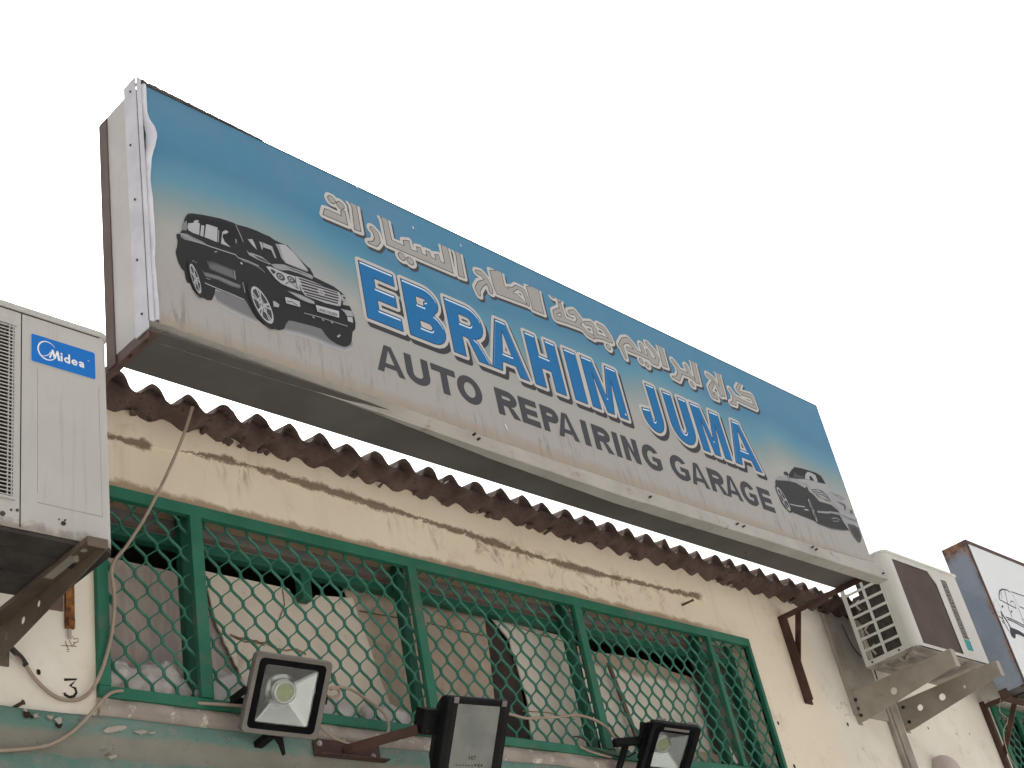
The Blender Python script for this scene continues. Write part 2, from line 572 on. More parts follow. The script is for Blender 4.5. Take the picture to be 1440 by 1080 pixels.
# printed vinyl of the shop sign
SY = -.612
SX0, SX1, SZ0, SZ1 = 1.885, 6.283, 4.10, 5.127
n = N('printed_vinyl')
x, y, z = n.xyz()
u = n.math('DIVIDE', n.math('SUBTRACT', x, SX0), SX1 - SX0)
v = n.math('DIVIDE', n.math('SUBTRACT', z, SZ0), SZ1 - SZ0)
mid = n.curve(u, [(0, .49), (.06, .56), (.14, .57), (.20, .52), (.27, .48), (.36, .48), (.45, .52), (.55, .54), (.62, .59), (.70, .56), (.80, .50), (.86, .57), (.93, .53), (1, .52)])
wob = n.math('MULTIPLY_ADD', n.noise(1.3, 3), .10, -.05)
d = n.math('ADD', n.math('SUBTRACT', v, mid), wob)
t = n.math('ADD', n.math('MULTIPLY', d, 1.6), .5)
grad = n.ramp(t, [(.0, (.372, .358, .348)), (.28, (.365, .366, .357)), (.47, (.20, .295, .32)), (.62, (.080, .265, .385)), (.80, (.034, .195, .345)), (1.0, (.042, .21, .375))])
topd = n.math('MULTIPLY', n.step(v, .80, 1.0), n.step(n.math('SUBTRACT', 1, u), .45, 1.0))
grad = n.mix(n.math('MULTIPLY', topd, .55), grad, (.065, .21, .33))
# dusty runs and a rusty hem of dirt along the lower edge
st = n.math('MULTIPLY', n.step(n.noise(1.0, 4, .65, n.scaled(48, 1, 5), .6), .50, .66), n.step(n.noise(3), .35, .6))
low = n.math('SUBTRACT', 1, n.step(v, .02, .24))
grad = n.mix(n.math('MULTIPLY', n.math('MULTIPLY', st, low), .75), grad, (.20, .175, .155))
hem = n.math('SUBTRACT', 1, n.step(n.math('ADD', v, n.math('MULTIPLY_ADD', n.noise(22, 6), -.06, .03)), .005, .06))
grad = n.mix(n.math('MULTIPLY', hem, .65), grad, (.33, .26, .185))
haze = n.math('MULTIPLY', n.noise(3.5, 6, .65), .22)
grad = n.mix(haze, grad, (.34, .325, .315))
n.bump(n.noise(2.2, 3), .25, .03)
M['vinyl'] = n.done(grad, .5, 0, .15)

n = N('white_panel')
M['white_panel'] = n.done(n.mix(n.noise(4, 5), (.66, .69, .73), (.74, .76, .79)), .4)
n = N('ground')
M['ground'] = n.done(n.mix(n.noise(.6, 6), (.47, .445, .41), (.55, .525, .485)), .95)

# ------------------------------------------------------------------ setting: ground
mb = MB()
mb.face([(-150, -150, 0), (150, -150, 0), (150, 150, 0), (-150, 150, 0)])
gr = obj('ground', mb, M['ground'])
gr['kind'] = 'structure'

# ------------------------------------------------------------------ the garage building
bld = thing('garage_building', 'cream plastered garage with a corrugated roof edge and green painted beam', 'building', (4.0, 0, 0))
WX0, WX1, WZ0, WZ1 = 2.05, 5.79, 3.145, 3.875           # first window opening
VX0, VX1 = 8.585, 11.2                                  # second window opening
TH = .22
mb = MB()
mb.box(-1.5, WX0, 0, TH, 0, 4.235)
mb.box(WX1, VX0, 0, TH, 0, 4.235)
mb.box(VX1, 12, 0, TH, 0, 4.235)
for a, b in ((WX0, WX1), (VX0, VX1)):
    mb.box(a, b, 0, TH, 0, WZ0)
    mb.box(a, b, 0, TH, WZ1, 4.235)
obj('wall', mb, M['plaster'], bld)
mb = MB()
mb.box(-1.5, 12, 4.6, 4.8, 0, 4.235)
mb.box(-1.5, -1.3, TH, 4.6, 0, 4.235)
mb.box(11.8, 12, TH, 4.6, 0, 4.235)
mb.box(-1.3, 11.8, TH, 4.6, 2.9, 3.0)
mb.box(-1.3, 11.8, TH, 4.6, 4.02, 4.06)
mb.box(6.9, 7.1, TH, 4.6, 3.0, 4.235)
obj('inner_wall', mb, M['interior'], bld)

# green beam, front face a little uneven
mb = MB()


def beam_pt(i, j):
    X = lerp(-1.5, 7.04, i)
    prof = [(0.0, 3.078), (-.018, 3.074), (-.026, 3.062), (-.027, 3.025), (-.024, 3.012), (-.016, 2.998), (-.016, 2.955), (-.024, 2.942), (-.026, 2.90), (-.026, 2.60), (-.026, 0.0)]
    k = min(int(round(j * (len(prof) - 1))), len(prof) - 1)
    yy, zz = prof[k]
    w = noise.noise((X * 7, zz * 9, 1.3))
    return (X, yy + (w * .004 if 0 < k else 0), zz + (noise.noise((X * 5, 3.1, k * .7)) * .006 if 0 < k < 9 else noise.noise((X * 9, 8.1, 0)) * .004))


mb.grid(beam_pt, 240, 10)
obj('painted_beam', mb, M['beam_paint'], bld, smooth=True)

# rough concrete sill strip between the beam and the grille
mb = MB()


def sill_pt(i, j):
    X = lerp(WX0 - .01, WX1 + .02, i)
    w = noise.fractal((X * 9, j * 4, .3), 1.0, 2.0, 4)
    return (X, -.004 - .014 * math.sin(math.pi * min(1, j * 1.2)) - w * .007, lerp(3.066, 3.150, j))


mb.grid(sill_pt, 300, 8)
obj('sill', mb, M['concrete'], bld, smooth=True)

# flakes of paint and plaster standing off the beam
mb = MB()
for (fx, fz, s) in [P(155, 1030)[::2] + (.050,), P(190, 1035)[::2] + (.03,), P(205, 1036)[::2] + (.018,), P(75, 1020)[::2] + (.028,),
                    P(42, 1012)[::2] + (.02,), P(62, 1014)[::2] + (.018,), P(150, 1070)[::2] + (.022,), P(28, 1005)[::2] + (.012,)]:
    k = 17
    s *= .8
    pts = []
    for j in range(k):
        a = 2 * math.pi * j / k
        r = s * random.uniform(.5, 1) * (1 + .35 * math.sin(2 * a + fx * 9))
        pts.append((fx + r * math.cos(a) * 1.0, -.031 - random.random() * .006, fz + r * math.sin(a) * .42))
    mb.prism(pts, (0, .003, 0))
objs('paint_flake', mb, M['flake'], bld)

# upper plaster coat, its ragged lower edge is the seam across the lintel
mb = MB()
NX = 220
top, bot = [], []
for i in range(NX + 1):
    X = lerp(1.75, 5.53, i / NX)
    lz = np.interp(X, [a for a, b in LINE], [b for a, b in LINE])
    lz += noise.fractal((X * 14, 0, 0), 1, 2, 4) * .006
    bot.append((X, -.007, lz))
    top.append((X, -.007, 4.236))
nb = mb.add(bot + top + [(p[0], .0, p[2] - .004) for p in bot])
mb.faces(nb, [(i, i + 1, i + 1 + NX + 1, i + NX + 1) for i in range(NX)])
mb.faces(nb, [(i + 1, i, i + 2 * (NX + 1), i + 1 + 2 * (NX + 1)) for i in range(NX)])
obj('plaster_coat', mb, M['plaster'], bld)

# cover strip of the joint between the two shops
mb = MB()
mb.box(7.055, 7.19, -.028, 0, 0, 3.72)
mb.box(7.085, 7.105, -.036, -.028, 0, 3.72)
obj('joint_strip', mb, M['joint'], bld, bevel=.004)
# sheet metal board under the eave behind the right air conditioner
mb = MB()
mb.box(6.69, 7.05, -.022, 0, 3.56, 4.17)
brd = obj('metal_board', mb, M['grey_board'], bld, bevel=.003)
mb = MB()
mb.box(6.69, 6.78, -.027, -.0225, 3.565, 4.165)
for zz in (4.10, 3.84):
    mb.cyl((6.715, -.034, zz), (6.715, -.027, zz), .009, 8)
obj('board_edge', mb, M['galv'], brd)
# wiring that hangs loose on that board
mb = MB()
mb.tube([(6.86, -.03, 4.12), (6.88, -.035, 4.0), (6.93, -.04, 3.93), (6.99, -.03, 3.94), (7.03, -.03, 3.9)], .003, 6)
mb.tube([(7.0, -.04, 3.95), (7.02, -.05, 3.86), (7.04, -.04, 3.8)], .004, 6)
objs('loose_wire', mb, M['tape'], brd, smooth=True)

# painted house number 3
mb = MB()
c7 = crop(0, 860, 4.91)
pts3 = [(443, 470), (530, 468), (485, 512), (520, 530), (528, 560), (510, 585), (480, 590), (450, 575), (445, 560)]


def stroke2(mb, pts, w, y, col, taper=None):
    """flat ribbon along image points, laid on the plane at depth y"""
    q = [np.array(P(*p, y)) for p in pts]
    L, Rr = [], []
    for i in range(len(q)):
        d = q[min(i + 1, len(q) - 1)] - q[max(i - 1, 0)]
        d = d / (np.linalg.norm(d) + 1e-9)
        nrm = np.array([-d[2], 0, d[0]])
        ww = w if taper is None else w * taper[i]
        L.append(q[i] + nrm * ww / 2)
        Rr.append(q[i] - nrm * ww / 2)
    for i in range(len(q) - 1):
        mb.face([L[i], Rr[i], Rr[i + 1], L[i + 1]], 0, col)


stroke2(mb, [c7(*p) for p in pts3], .0085, -.0012, (.035, .030, .022))
obj('house_number', mb, M['ink'], bld)
mb = MB()
# scrawl above the number
for s in ([(420, 235), (450, 235), (530, 240)], [(450, 205), (470, 255)], [(480, 200), (500, 240), (520, 215)], [(500, 170), (510, 190), (540, 185), (540, 210), (505, 215)], [(460, 262), (480, 262)], [(462, 275), (476, 277)]):
    stroke2(mb, [c7(*p) for p in s], .0035, -.0012, (.34, .27, .19))
obj('scrawl', mb, M['ink'], bld)

# bore holes and spots in the plaster
mb = MB()
for q in [(1094, 1017, .010), (1192, 1019, .011), (1117, 1078, .012), (1248, 981, .008), (1345, 1032, .006), (1363, 1032, .006), (1305, 1024, .009), (54, 945, .009), (30, 1010, .012), (37, 1012, .008), (75, 1024, .012)]:
    X, Y, Z = P(q[0], q[1])
    k = 10
    mb.T = None
    mb.face([(X + q[2] * random.uniform(.7, 1.1) * math.cos(-2 * math.pi * j / k), -.0015 if Z > 3.08 else -.0315, Z + q[2] * random.uniform(.8, 1.2) * math.sin(-2 * math.pi * j / k)) for j in range(k)])
objs('bore_hole', mb, M['hole'], bld)

# ---- roof: corrugated sheets that overlap, mortar packed under their ends
roof = bpy.data.objects.new('roof', None)
COL.objects.link(roof)
roof.parent = bld
PITCH = .1448
ROOF_Z = 4.244
AMP = .031


def wave(X, y):
    ph = 2 * math.pi * (X - 2.095) / PITCH
    w = math.cos(ph)
    w = math.copysign(abs(w) ** .72, w)
    return ROOF_Z + AMP * w + .16 * (y + .11) + .007 * noise.noise((X * 2.3, y * 2, 5.0)) + .006 * noise.fractal((X * 16, y * 9, 2), 1, 2, 3)


SHEET = PITCH * 7
k = 0
X = -1.5
while X < 12.0:
    mb = MB()
    x0, x1 = X, X + SHEET + PITCH * .55
    lift = .0075 * (k % 2)
    nu = 150

    def sp(i, j, side):
        xx = lerp(x0, x1, i)
        edge = -.112 + .012 * noise.noise((xx * 5, k * 3.3, 0)) + .010 * noise.noise((xx * 21, 7.7, k)) + (.015 if k % 2 else 0)
        # chipped corners on the crests
        chip = max(0, noise.noise((xx * 4.1, 13.7, k)) - .30) * .08
        yy = lerp(edge + chip, 1.6, (j ** 2.2))
        return (xx, yy, wave(xx, yy) + lift - (.016 if side else 0))
    mb.grid(lambda i, j: sp(i, j, 0), nu, 12)
    nb = len(mb.v)
    mb.grid(lambda i, j: sp(i, j, 1), nu, 12)
    fe = [(i, i + 1, nb + i + 1, nb + i) for i in range(nu)]
    mb.faces(0, fe)
    st = [(j * (nu + 1), (j + 1) * (nu + 1), nb + (j + 1) * (nu + 1), nb + j * (nu + 1)) for j in range(12)]
    mb.faces(0, st)
    mb.faces(0, [(a + nu, b + nu, c + nu, d + nu) for a, b, c, d in st])
    obj('roof_sheet', mb, M['roof_clay'], roof, smooth=False, weld=True)
    X += SHEET
    k += 1
mb = MB()


def mort(i, j):
    X = lerp(-1.4, 11.9, i)
    ph = math.cos(2 * math.pi * (X - 2.095) / PITCH)
    ztop = wave(X, -.10) - .006
    zbot = ROOF_Z - .036 - .032 * (0.5 + 0.5 * math.cos(2 * math.pi * (X - 2.118) / PITCH)) + .010 * noise.fractal((X * 12, 3, 3), 1, 2, 3)
    z = lerp(zbot, ztop, j)
    bulge = math.sin(math.pi * min(1, .15 + j * .8))
    y = -.020 - .086 * math.sin(math.pi / 2 * min(1, j * 1.05)) ** 1.1 * (.80 - .24 * math.tanh(2.2 * ph)) - .012 * math.sin(math.pi * j) + .010 * noise.fractal((X * 17, z * 17, 1), 1, 2, 4) + 0
    if j == 0:
        y = .012
    return (X, y, z)


mb.grid(mort, 1800, 9)
obj('mortar_fill', mb, M['mortar'], roof, smooth=True)
# crumbs of mortar hanging under the sheet ends
mb = MB()
for i in range(90):
    X = random.uniform(2.0, 8.0)
    Z = ROOF_Z - .052 + random.uniform(-.012, .010)
    s = random.uniform(.004, .014)
    mb.prism([(X + s * random.uniform(.5, 1.6) * math.cos(a), -.035, Z + s * random.uniform(.4, 1) * math.sin(a)) for a in [2 * math.pi * j / 6 for j in range(6)]], (random.uniform(-.01, .01), .03, 0))
cr = obj('mortar_crumbs', mb, M['mortar'], roof)
cr['kind'] = 'stuff'

# ---- inner window frame behind the grille
wfr = MB()
wfr.box(WX0, WX1, .09, .13, 3.765, 3.80)
wfr.box(WX0, WX1, .092, .128, WZ0, WZ0 + .03)
wfr.box(WX0, WX0 + .04, .088, .132, WZ0, WZ1)
wfr.box(WX1 - .05, WX1, .088, .132, WZ0, WZ1)
wfr.box(2.955, 3.0, .086, .126, 3.66, 3.765)
for X in (2.43, 3.435, 4.43, 5.43):
    wfr.box(X - .02, X + .02, .05, .085, WZ0, WZ1)
wf = bpy.data.objects.new('window', None)
COL.objects.link(wf)
wf.parent = bld
objs('frame_bar', wfr, M['green_dark'], wf, bevel=.002)
mb = MB()
mb.box(WX0 + .04, WX1 - .05, .105, .112, 3.80, WZ1)
obj('pane', mb, M['window_dark'], wf)
mb = MB()
mb.box(WX0 + .04, WX1 - .05, .10, .14, 3.815, 3.83)
obj('sash_bar', mb, M['arm_brown'], wf)
mb = MB()
mb.box(5.47, 5.53, .11, .15, WZ0, 3.80)
mb.box(5.56, 5.70, .15, .165, WZ0, 3.78)
objs('shutter_board', mb, M['interior'], wf)

# second window
wfr = MB()
wfr.box(VX0, VX1, .09, .13, 3.74, 3.78)
wfr.box(VX0, VX0 + .05, .088, .132, WZ0, WZ1)
wf2 = bpy.data.objects.new('window', None)
COL.objects.link(wf2)
wf2.parent = bld
objs('frame_bar', wfr, M['green_dark'], wf2)


# ------------------------------------------------------------------ security grilles
def strand(mb, xk, sgn, p, z0, z1, zph, x0, x1, period=.112, th=.0046, y=.016, dep=.0042):
    """one wavy strand of expanded metal"""
    amp = p / 4 - th * .25
    zs = []
    z = z0
    stations = []
    nper = int((z1 - z0) / period) + 3
    zs0 = zph - math.ceil((zph - z0) / period) * period
    for i in range(nper):
        b = zs0 + i * period
        for (fr, w) in [(q / 14, max(-1, min(1, 1.16 * math.cos(2 * math.pi * q / 14)))) for q in range(14)]:
            stations.append((b + fr * period, w))
    pts = []
    for (zz, w) in stations:
        pts.append((xk + sgn * amp * w, zz))
    # clip to z range
    out = []
    for a, b in zip(pts[:-1], pts[1:]):
        if b[1] <= z0 or a[1] >= z1:
            continue
        ta = max(0, (z0 - a[1]) / (b[1] - a[1]))
        tb = min(1, (z1 - a[1]) / (b[1] - a[1]))
        pa = (lerp(a[0], b[0], ta), lerp(a[1], b[1], ta))
        pb = (lerp(a[0], b[0], tb), lerp(a[1], b[1], tb))
        if not out:
            out.append(pa)
        out.append(pb)
    if len(out) < 2:
        return
    base = len(mb.v)
    rows = []
    for i, (xx, zz) in enumerate(out):
        a = out[max(i - 1, 0)]
        b = out[min(i + 1, len(out) - 1)]
        d = np.array([b[0] - a[0], b[1] - a[1]])
        d /= np.linalg.norm(d) + 1e-9
        nx, nz = d[1] * th / 2, -d[0] * th / 2
        xl, xr = min(max(xx - nx, x0), x1), min(max(xx + nx, x0), x1)
        # the strands of expanded metal stand slightly on edge
        rows.append([(xl, y - dep * .2, zz - nz), (xr, y - dep * 1.2, zz + nz), (xr, y + dep * .2, zz + nz), (xl, y + dep * 1.2, zz - nz)])
    mb.add([p for r in rows for p in r])
    for i in range(len(rows) - 1):
        mb.faces(base + 4 * i, [(j, (j + 1) % 4, (j + 1) % 4 + 4, j + 4) for j in range(4)])


def grille(label, x0, x1, z0, z1, bars, phases, loc, tilt):
    t = thing('security_grille', label, 'window grille', loc, 'green expanded metal window grilles')
    mb = MB()
    mb.box(x0, x1, -.020, .006, z1 - .044, z1)
    obj('top_rail', mb, M['green_paint'], t, bevel=.003)
    mb = MB()
    mb.box(x0, x1, -.018, .006, z0, z0 + .036)
    obj('bottom_rail', mb, M['green_paint'], t, bevel=.003)
    for a, b in ((x0, x0 + .042), (x1 - .026, x1)):
        mb = MB()
        mb.box(a, b, -.019, .006, z0 + .0362, z1 - .0442)
        obj('side_rail', mb, M['green_paint'], t, bevel=.003)
    edges = [x0 + .03]
    for (a, b) in bars:
        mb = MB()
        mb.box(a, b, -.0225, -.002, z0 + .0362, z1 - .0442)
        obj('bar', mb, M['green_paint'], t, bevel=.002)
        edges.append((a + b) / 2)
    edges.append(x1 - .015)
    for i in range(len(edges) - 1):
        mb = MB()
        p = .0905
        a, b = edges[i], edges[i + 1]
        xn, zn = phases[i % len(phases)]
        k0 = int(math.floor((a - xn) / (p / 2))) - 1
        k1 = int(math.ceil((b - xn) / (p / 2))) + 1
        for kk in range(k0, k1 + 1):
            xk = xn + (kk + .5) * p / 2
            if a - p / 4 < xk < b + p / 4:
                strand(mb, xk, -1 if kk % 2 == 0 else 1, p, z0 + .01, z1 - .01, zn, a, b)
        obj('mesh_panel', mb, M['mesh_paint'], t)
    return t


grille('long green window grille of diamond mesh across the wall under the blue sign', 2.041, 5.805, 3.137, 3.878,
       [(2.402, 2.450), (3.411, 3.457), (4.408, 4.455), (5.414, 5.446)],
       [(2.200, 3.703), (2.488, 3.830), (3.628, 3.755), (4.482, 3.781), (5.47, 3.80)], (3.9, 0, 3.137), 0)
grille('short green window grille at the right edge under the white van sign', 8.57, 11.25, 3.137, 3.82,
       [(8.90, 8.94), (9.9, 9.95)], [(8.6, 3.7), (8.95, 3.72)], (9.9, 0, 3.137), 0)


# ------------------------------------------------------------------ boards and sacks stuffed behind the grille
def sheet(name, label, cat, pts, y, mat, th=.007, lean=0.0, warp=.0, group=None, xf=None):
    mb = MB()
    zmin = min(p[1] for p in pts)
    q = []
    for i in range(len(pts)):
        a, b = pts[i], pts[(i + 1) % len(pts)]
        for s in range(6):
            t = s / 6
            jit = .0 if s == 0 else random.uniform(-1, 1) * warp
            q.append((lerp(a[0], b[0], t) + jit, lerp(a[1], b[1], t) + jit * .5))
    poly = [(x, y + lean * (z - zmin), z) for x, z in q]
    mb.prism(poly, (0, th, 0))
    o = obj(name, mb, mat, None, loc=(sum(p[0] for p in q) / len(q), y, zmin))
    return tag(o, label, cat, group)


def crease(parent, pts, y, w, mat='crease_brown'):
    mb = MB()
    q = [P(a, b, y) for a, b in pts]
    for i in range(len(q) - 1):
        mb.bar((q[i][0], y - .001, q[i][2]), (q[i + 1][0], y - .001, q[i + 1][2]), .002, w * random.uniform(.7, 1.3), (0, 0, 1))
    obj('crease', mb, M[mat], parent)


gr_b = 'sheets stuffed behind the window grille'
n = N('brown_ply')
w = n.noise(1.0, 5, .6, n.scaled(22, 1, 5, (0, 0, 0)), 1.2)
M['ply'] = n.done(n.mix(n.step(w, .35, .7), (.34, .285, .255), (.43, .365, .33)), .8)
sheet('plywood_sheet', 'brown streaked board behind the leftmost bay of the long grille', 'board',
      [(2.09, 3.715), (2.52, 3.706), (2.62, 3.66), (2.80, 3.30), (2.82, 3.17), (2.09, 3.17)], .160, M['ply'], group=gr_b)
cs = sheet('cream_sheet', 'torn cream sheet with a ragged left edge in the second grille bay', 'board',
      [(2.557, 3.722), (2.93, 3.720), (2.95, 3.690), (3.04, 3.692), (3.06, 3.715), (3.245, 3.735), (3.36, 3.32), (3.35, 3.17), (2.76, 3.17), (2.70, 3.30), (2.655, 3.402), (2.60, 3.512)], .138, M['cream_sheet'], warp=.004, group=gr_b)
cbd = sheet('cardboard_sheet', 'brown cardboard sheet behind the second upright bar of the grille', 'board',
      [(3.215, 3.80), (4.00, 3.80), (3.985, 3.6), (3.93, 3.172), (3.43, 3.172), (3.30, 3.45)], .146, M['cardboard'], lean=.01, group=gr_b)
pls = sheet('pale_sheet', 'pale flat sheet between the dark gap and the third upright bar', 'board',
      [(4.03, 3.80), (4.12, 3.79), (4.56, 3.765), (4.57, 3.172), (4.13, 3.172), (4.17, 3.42), (4.15, 3.56), (4.13, 3.70)], .152, M['pale_sheet'], warp=.002, group=gr_b)
sheet('gap_shade_sheet', 'dark sheet put in for the shade of the gap behind the grille', 'timber',
      [(3.98, 3.80), (4.08, 3.76), (4.15, 3.60), (4.17, 3.172), (3.94, 3.172)], .165, M['gap_shade_dark'], th=.03)  # added dark sheet, its colour stands for the shaded gap
crease(cs, [(323, 893), (336, 898), (350, 899), (362, 905), (374, 904), (388, 912), (402, 915), (416, 913), (430, 920)], .1375, .008)
crease(cs, [(330, 897), (345, 903), (360, 901), (372, 908)], .1375, .005)
crease(cs, [(397, 828), (400, 850), (392, 872)], .1375, .004)
crease(cs, [(452, 935), (470, 950), (478, 975)], .1375, .004)
crease(cbd, [(505, 859), (530, 864), (560, 869)], .148, .004, 'crease_dark')
crease(cbd, [(600, 876), (640, 886), (685, 895)], .148, .004, 'crease_dark')
crease(pls, [(722, 880), (760, 893), (802, 905)], .1515, .004)
crease(pls, [(735, 1000), (770, 1002), (808, 1012)], .1515, .004)
n = N('curtain_cloth')
x, y, z = n.xyz()
cc = n.mix(n.step(n.noise(5, 4), .4, .65), (.58, .53, .46), (.65, .60, .53))
cc = n.mix(n.math('MULTIPLY', n.step(n.math('ADD', z, n.math('MULTIPLY_ADD', n.noise(4, 3), .06, -.03)), 3.635, 3.665), 1.0), cc, (.36, .28, .21))
n.bump(n.noise(9, 4), .5, .02)
M['curtain'] = n.done(cc, .85)
mb = MB()


def cur(i, j):
    x0_, x1_ = 4.585, lerp(5.66, 5.50, j)
    X = lerp(x0_, x1_, i)
    return (X, .155 + .012 * math.sin(X * 23 + .8 * math.sin(X * 7)) * (1 - .5 * j) + .006 * noise.noise((X * 5, j * 4, 0)), lerp(3.172, 3.735 - .05 * i ** 3 - .01 * math.sin(i * 9), j))


mb.grid(cur, 90, 20)
cu = obj('curtain', mb, M['curtain'], None, smooth=True, loc=(5.05, .155, 3.172))
tag(cu, 'pale cloth with a brown top edge hung behind the fourth grille bay', 'curtain')
sheet('wooden_strip', 'thin brown strip leaning against the pale cloth behind the grille', 'timber',
      [(4.745, 3.66), (4.765, 3.655), (4.875, 3.172), (4.85, 3.172)], .118, M['arm_brown'], th=.012)
sheet('brown_panel', 'dull brown panel low behind the right end of the long grille', 'board',
      [(5.05, 3.30), (5.50, 3.285), (5.50, 3.172), (5.0, 3.172)], .133, M['cardboard'], group=gr_b)


def sack(label, cx, cz, rx, rz, seed, y=.075):
    bm = bmesh.new()
    bmesh.ops.create_icosphere(bm, subdivisions=4, radius=1)
    for v in bm.verts:
        p = v.co.copy()
        f = 1 + .30 * noise.fractal(p * 1.6 + Vector((seed, 0, 0)), 1, 2, 3) + .10 * abs(noise.noise(p * 4 + Vector((0, seed, 0))))
        v.co = Vector((p.x * rx * f, p.y * .045 * f, p.z * rz * f))
    me = bpy.data.meshes.new('plastic_sack')
    bm.to_mesh(me)
    bm.free()
    me.polygons.foreach_set('use_smooth', [True] * len(me.polygons))
    me.materials.append(M['sack'])
    o = bpy.data.objects.new('plastic_sack', me)
    o.location = (cx, y, cz)
    COL.objects.link(o)
    return tag(o, label, 'sack', 'white plastic sacks on the window sill')


sack('crumpled white sack in the lower left corner of the long grille', 2.15, 3.235, .10, .062, 1.0)
sack('white sack on the sill just left of the first upright bar', 2.31, 3.235, .10, .080, 2.3)
sack('white sack on the sill right of the first upright bar, behind the grey floodlight', 2.54, 3.23, .11, .08, 3.9)
sack('white sack on the sill right of the grey floodlight', 3.00, 3.215, .13, .055, 5.2)
sack('white sack on the sill left of the black floodlight', 3.27, 3.215, .12, .055, 6.8)

# ------------------------------------------------------------------ the big shop sign
sign = thing('shop_sign', 'long blue and grey shop sign box with two cars and Arabic and English lettering', 'shop sign', (4.08, -.49, 4.03))
RY = -.385
mb = MB()
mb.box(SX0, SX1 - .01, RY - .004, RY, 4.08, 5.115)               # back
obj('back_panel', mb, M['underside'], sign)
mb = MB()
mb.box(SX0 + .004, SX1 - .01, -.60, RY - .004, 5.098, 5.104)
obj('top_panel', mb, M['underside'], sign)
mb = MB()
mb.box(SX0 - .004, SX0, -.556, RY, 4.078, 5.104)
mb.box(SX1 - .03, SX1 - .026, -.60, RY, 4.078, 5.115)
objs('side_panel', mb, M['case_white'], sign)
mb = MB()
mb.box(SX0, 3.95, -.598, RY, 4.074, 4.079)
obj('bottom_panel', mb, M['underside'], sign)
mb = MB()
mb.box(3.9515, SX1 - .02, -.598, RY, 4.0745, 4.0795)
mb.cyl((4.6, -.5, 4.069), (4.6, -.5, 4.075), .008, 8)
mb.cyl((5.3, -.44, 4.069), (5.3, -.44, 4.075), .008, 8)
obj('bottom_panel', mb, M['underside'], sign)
mb = MB()
mb.box(SX0 - .010, SX0 - .0045, -.616, -.546, 4.062, 5.142)
mb.box(SX0 - .0045, SX0 + .012, -.622, -.6165, 4.09, 5.142)
tr = obj('corner_trim', mb, M['trim_aluminium'], sign, bevel=.0015)
mb = MB()
for (yy, zz) in ((-.59, 5.09), (-.575, 4.85), (-.585, 4.60), (-.59, 4.13), (-.58, 4.35)):
    mb.cyl((SX0 - .014, yy, zz), (SX0 - .010, yy, zz), .004, 8)
objs('rivet', mb, M['bolt'], tr)
# rough dark angle on the top edge, worn away towards the right
mb = MB()
nb = 60
for i in range(nb):
    X0, X1 = lerp(SX0 + .012, 2.42, i / nb), lerp(SX0 + .012, 2.42, (i + 1) / nb)
    h = .015 * (1 - i / nb) ** .8 * (1 + .5 * noise.noise((i * .5, 0, 0))) + .003
    mb.box(X0, X1, -.617, -.590, 5.128, 5.128 + h)
mb.box(2.42, SX1 - .004, -.614, -.590, 5.126, 5.1295)
obj('top_trim', mb, M['dark_trim'], sign)
mb = MB()
mb.box(SX1 - .03, SX1 + .006, -.61, -.40, 5.106, 5.132)
obj('end_cap', mb, M['dark_trim'], sign)


def zbot(X):
    return float(np.interp(X, [1.88, 2.8, 3.4, 4.12, 4.7, 5.3, 5.8, 6.30], [4.100, 4.097, 4.090, 4.084, 4.090, 4.103, 4.115, 4.134]))


def face_pt(i, j):
    X = lerp(SX0 + .013, lerp(SX1 - .028, SX1, j), i)
    z0_ = zbot(X)
    z = lerp(z0_, SZ1, j)
    y = SY
    if j < .12:      # the hem lifts off the box in the middle
        y -= .006 * (1 - j / .12) * math.exp(-((X - 4.3) / .5) ** 2)
    return (X, y, z)


mb = MB()
mb.grid(face_pt, 140, 24)
obj('printed_face', mb, M['vinyl'], sign, smooth=True)

# hem of the banner, crumpled along the left edge
mb = MB()


def hem_pt(i, j):
    z = lerp(4.095, 5.118, j)
    w = .020 + .008 * noise.noise((0, 0, z * 5))
    bul = math.exp(-((z - 4.87) / .075) ** 2)
    w += .020 * bul + .004 * noise.noise((3, 1, z * 14))
    x0_ = SX0 + .013 + .010 * bul
    X = x0_ + i * w
    y = SY - .003 - (.012 + .020 * bul + .006 * noise.noise((i * 2, 2, z * 16))) * math.sin(math.pi * i) - .006 * noise.noise((i * 3, 7, z * 30)) * bul
    return (X, y, z)


mb.grid(hem_pt, 8, 150)
obj('banner_hem', mb, M['vinyl_hem'], sign, smooth=True)
mb = MB()
mb.box(SX0 + .012, SX0 + .020, SY - .0035, SY - .001, 4.82, 4.92)
obj('hem_gap', mb, M['hole'], sign)

# lower rail: turned under on the left, hanging out on the right
ST = [1.872, 2.3, 2.8, 3.4, 4.12, 4.7, 5.3, 5.8, 6.325]
ZB = [4.086, 4.082, 4.066, 4.030, 4.010, 4.017, 4.026, 4.030, 4.033]
YB = [-.552, -.558, -.580, -.612, -.628, -.634, -.636, -.636, -.636]
mb = MB()


def rail_pt(i, j):
    X = lerp(1.876, 6.325, i)
    zt = zbot(X) - .004
    zb = float(np.interp(X, ST, ZB)) + .0015 * noise.noise((X * 8, 0, 0))
    yb = float(np.interp(X, ST, YB))
    yt = SY - .004 - .010 * math.exp(-((X - 4.35) / .5) ** 2)
    prof = [(SY + .012, zt - .001), (yt, zt), (yt - .004, zt - .005), (lerp(yt - .005, yb, .5), lerp(zt, zb, .5)), (yb, zb + .004), (yb + .003, zb), (max(-.565, yb + .004), zb + .002), (max(-.565, yb + .004), 4.0735)]
    k = int(round(j * 7))
    y_, z_ = prof[k]
    return (X, y_ + .0012 * noise.noise((X * 30, k, 4)), z_ + .001 * noise.noise((X * 41, k, 9)))


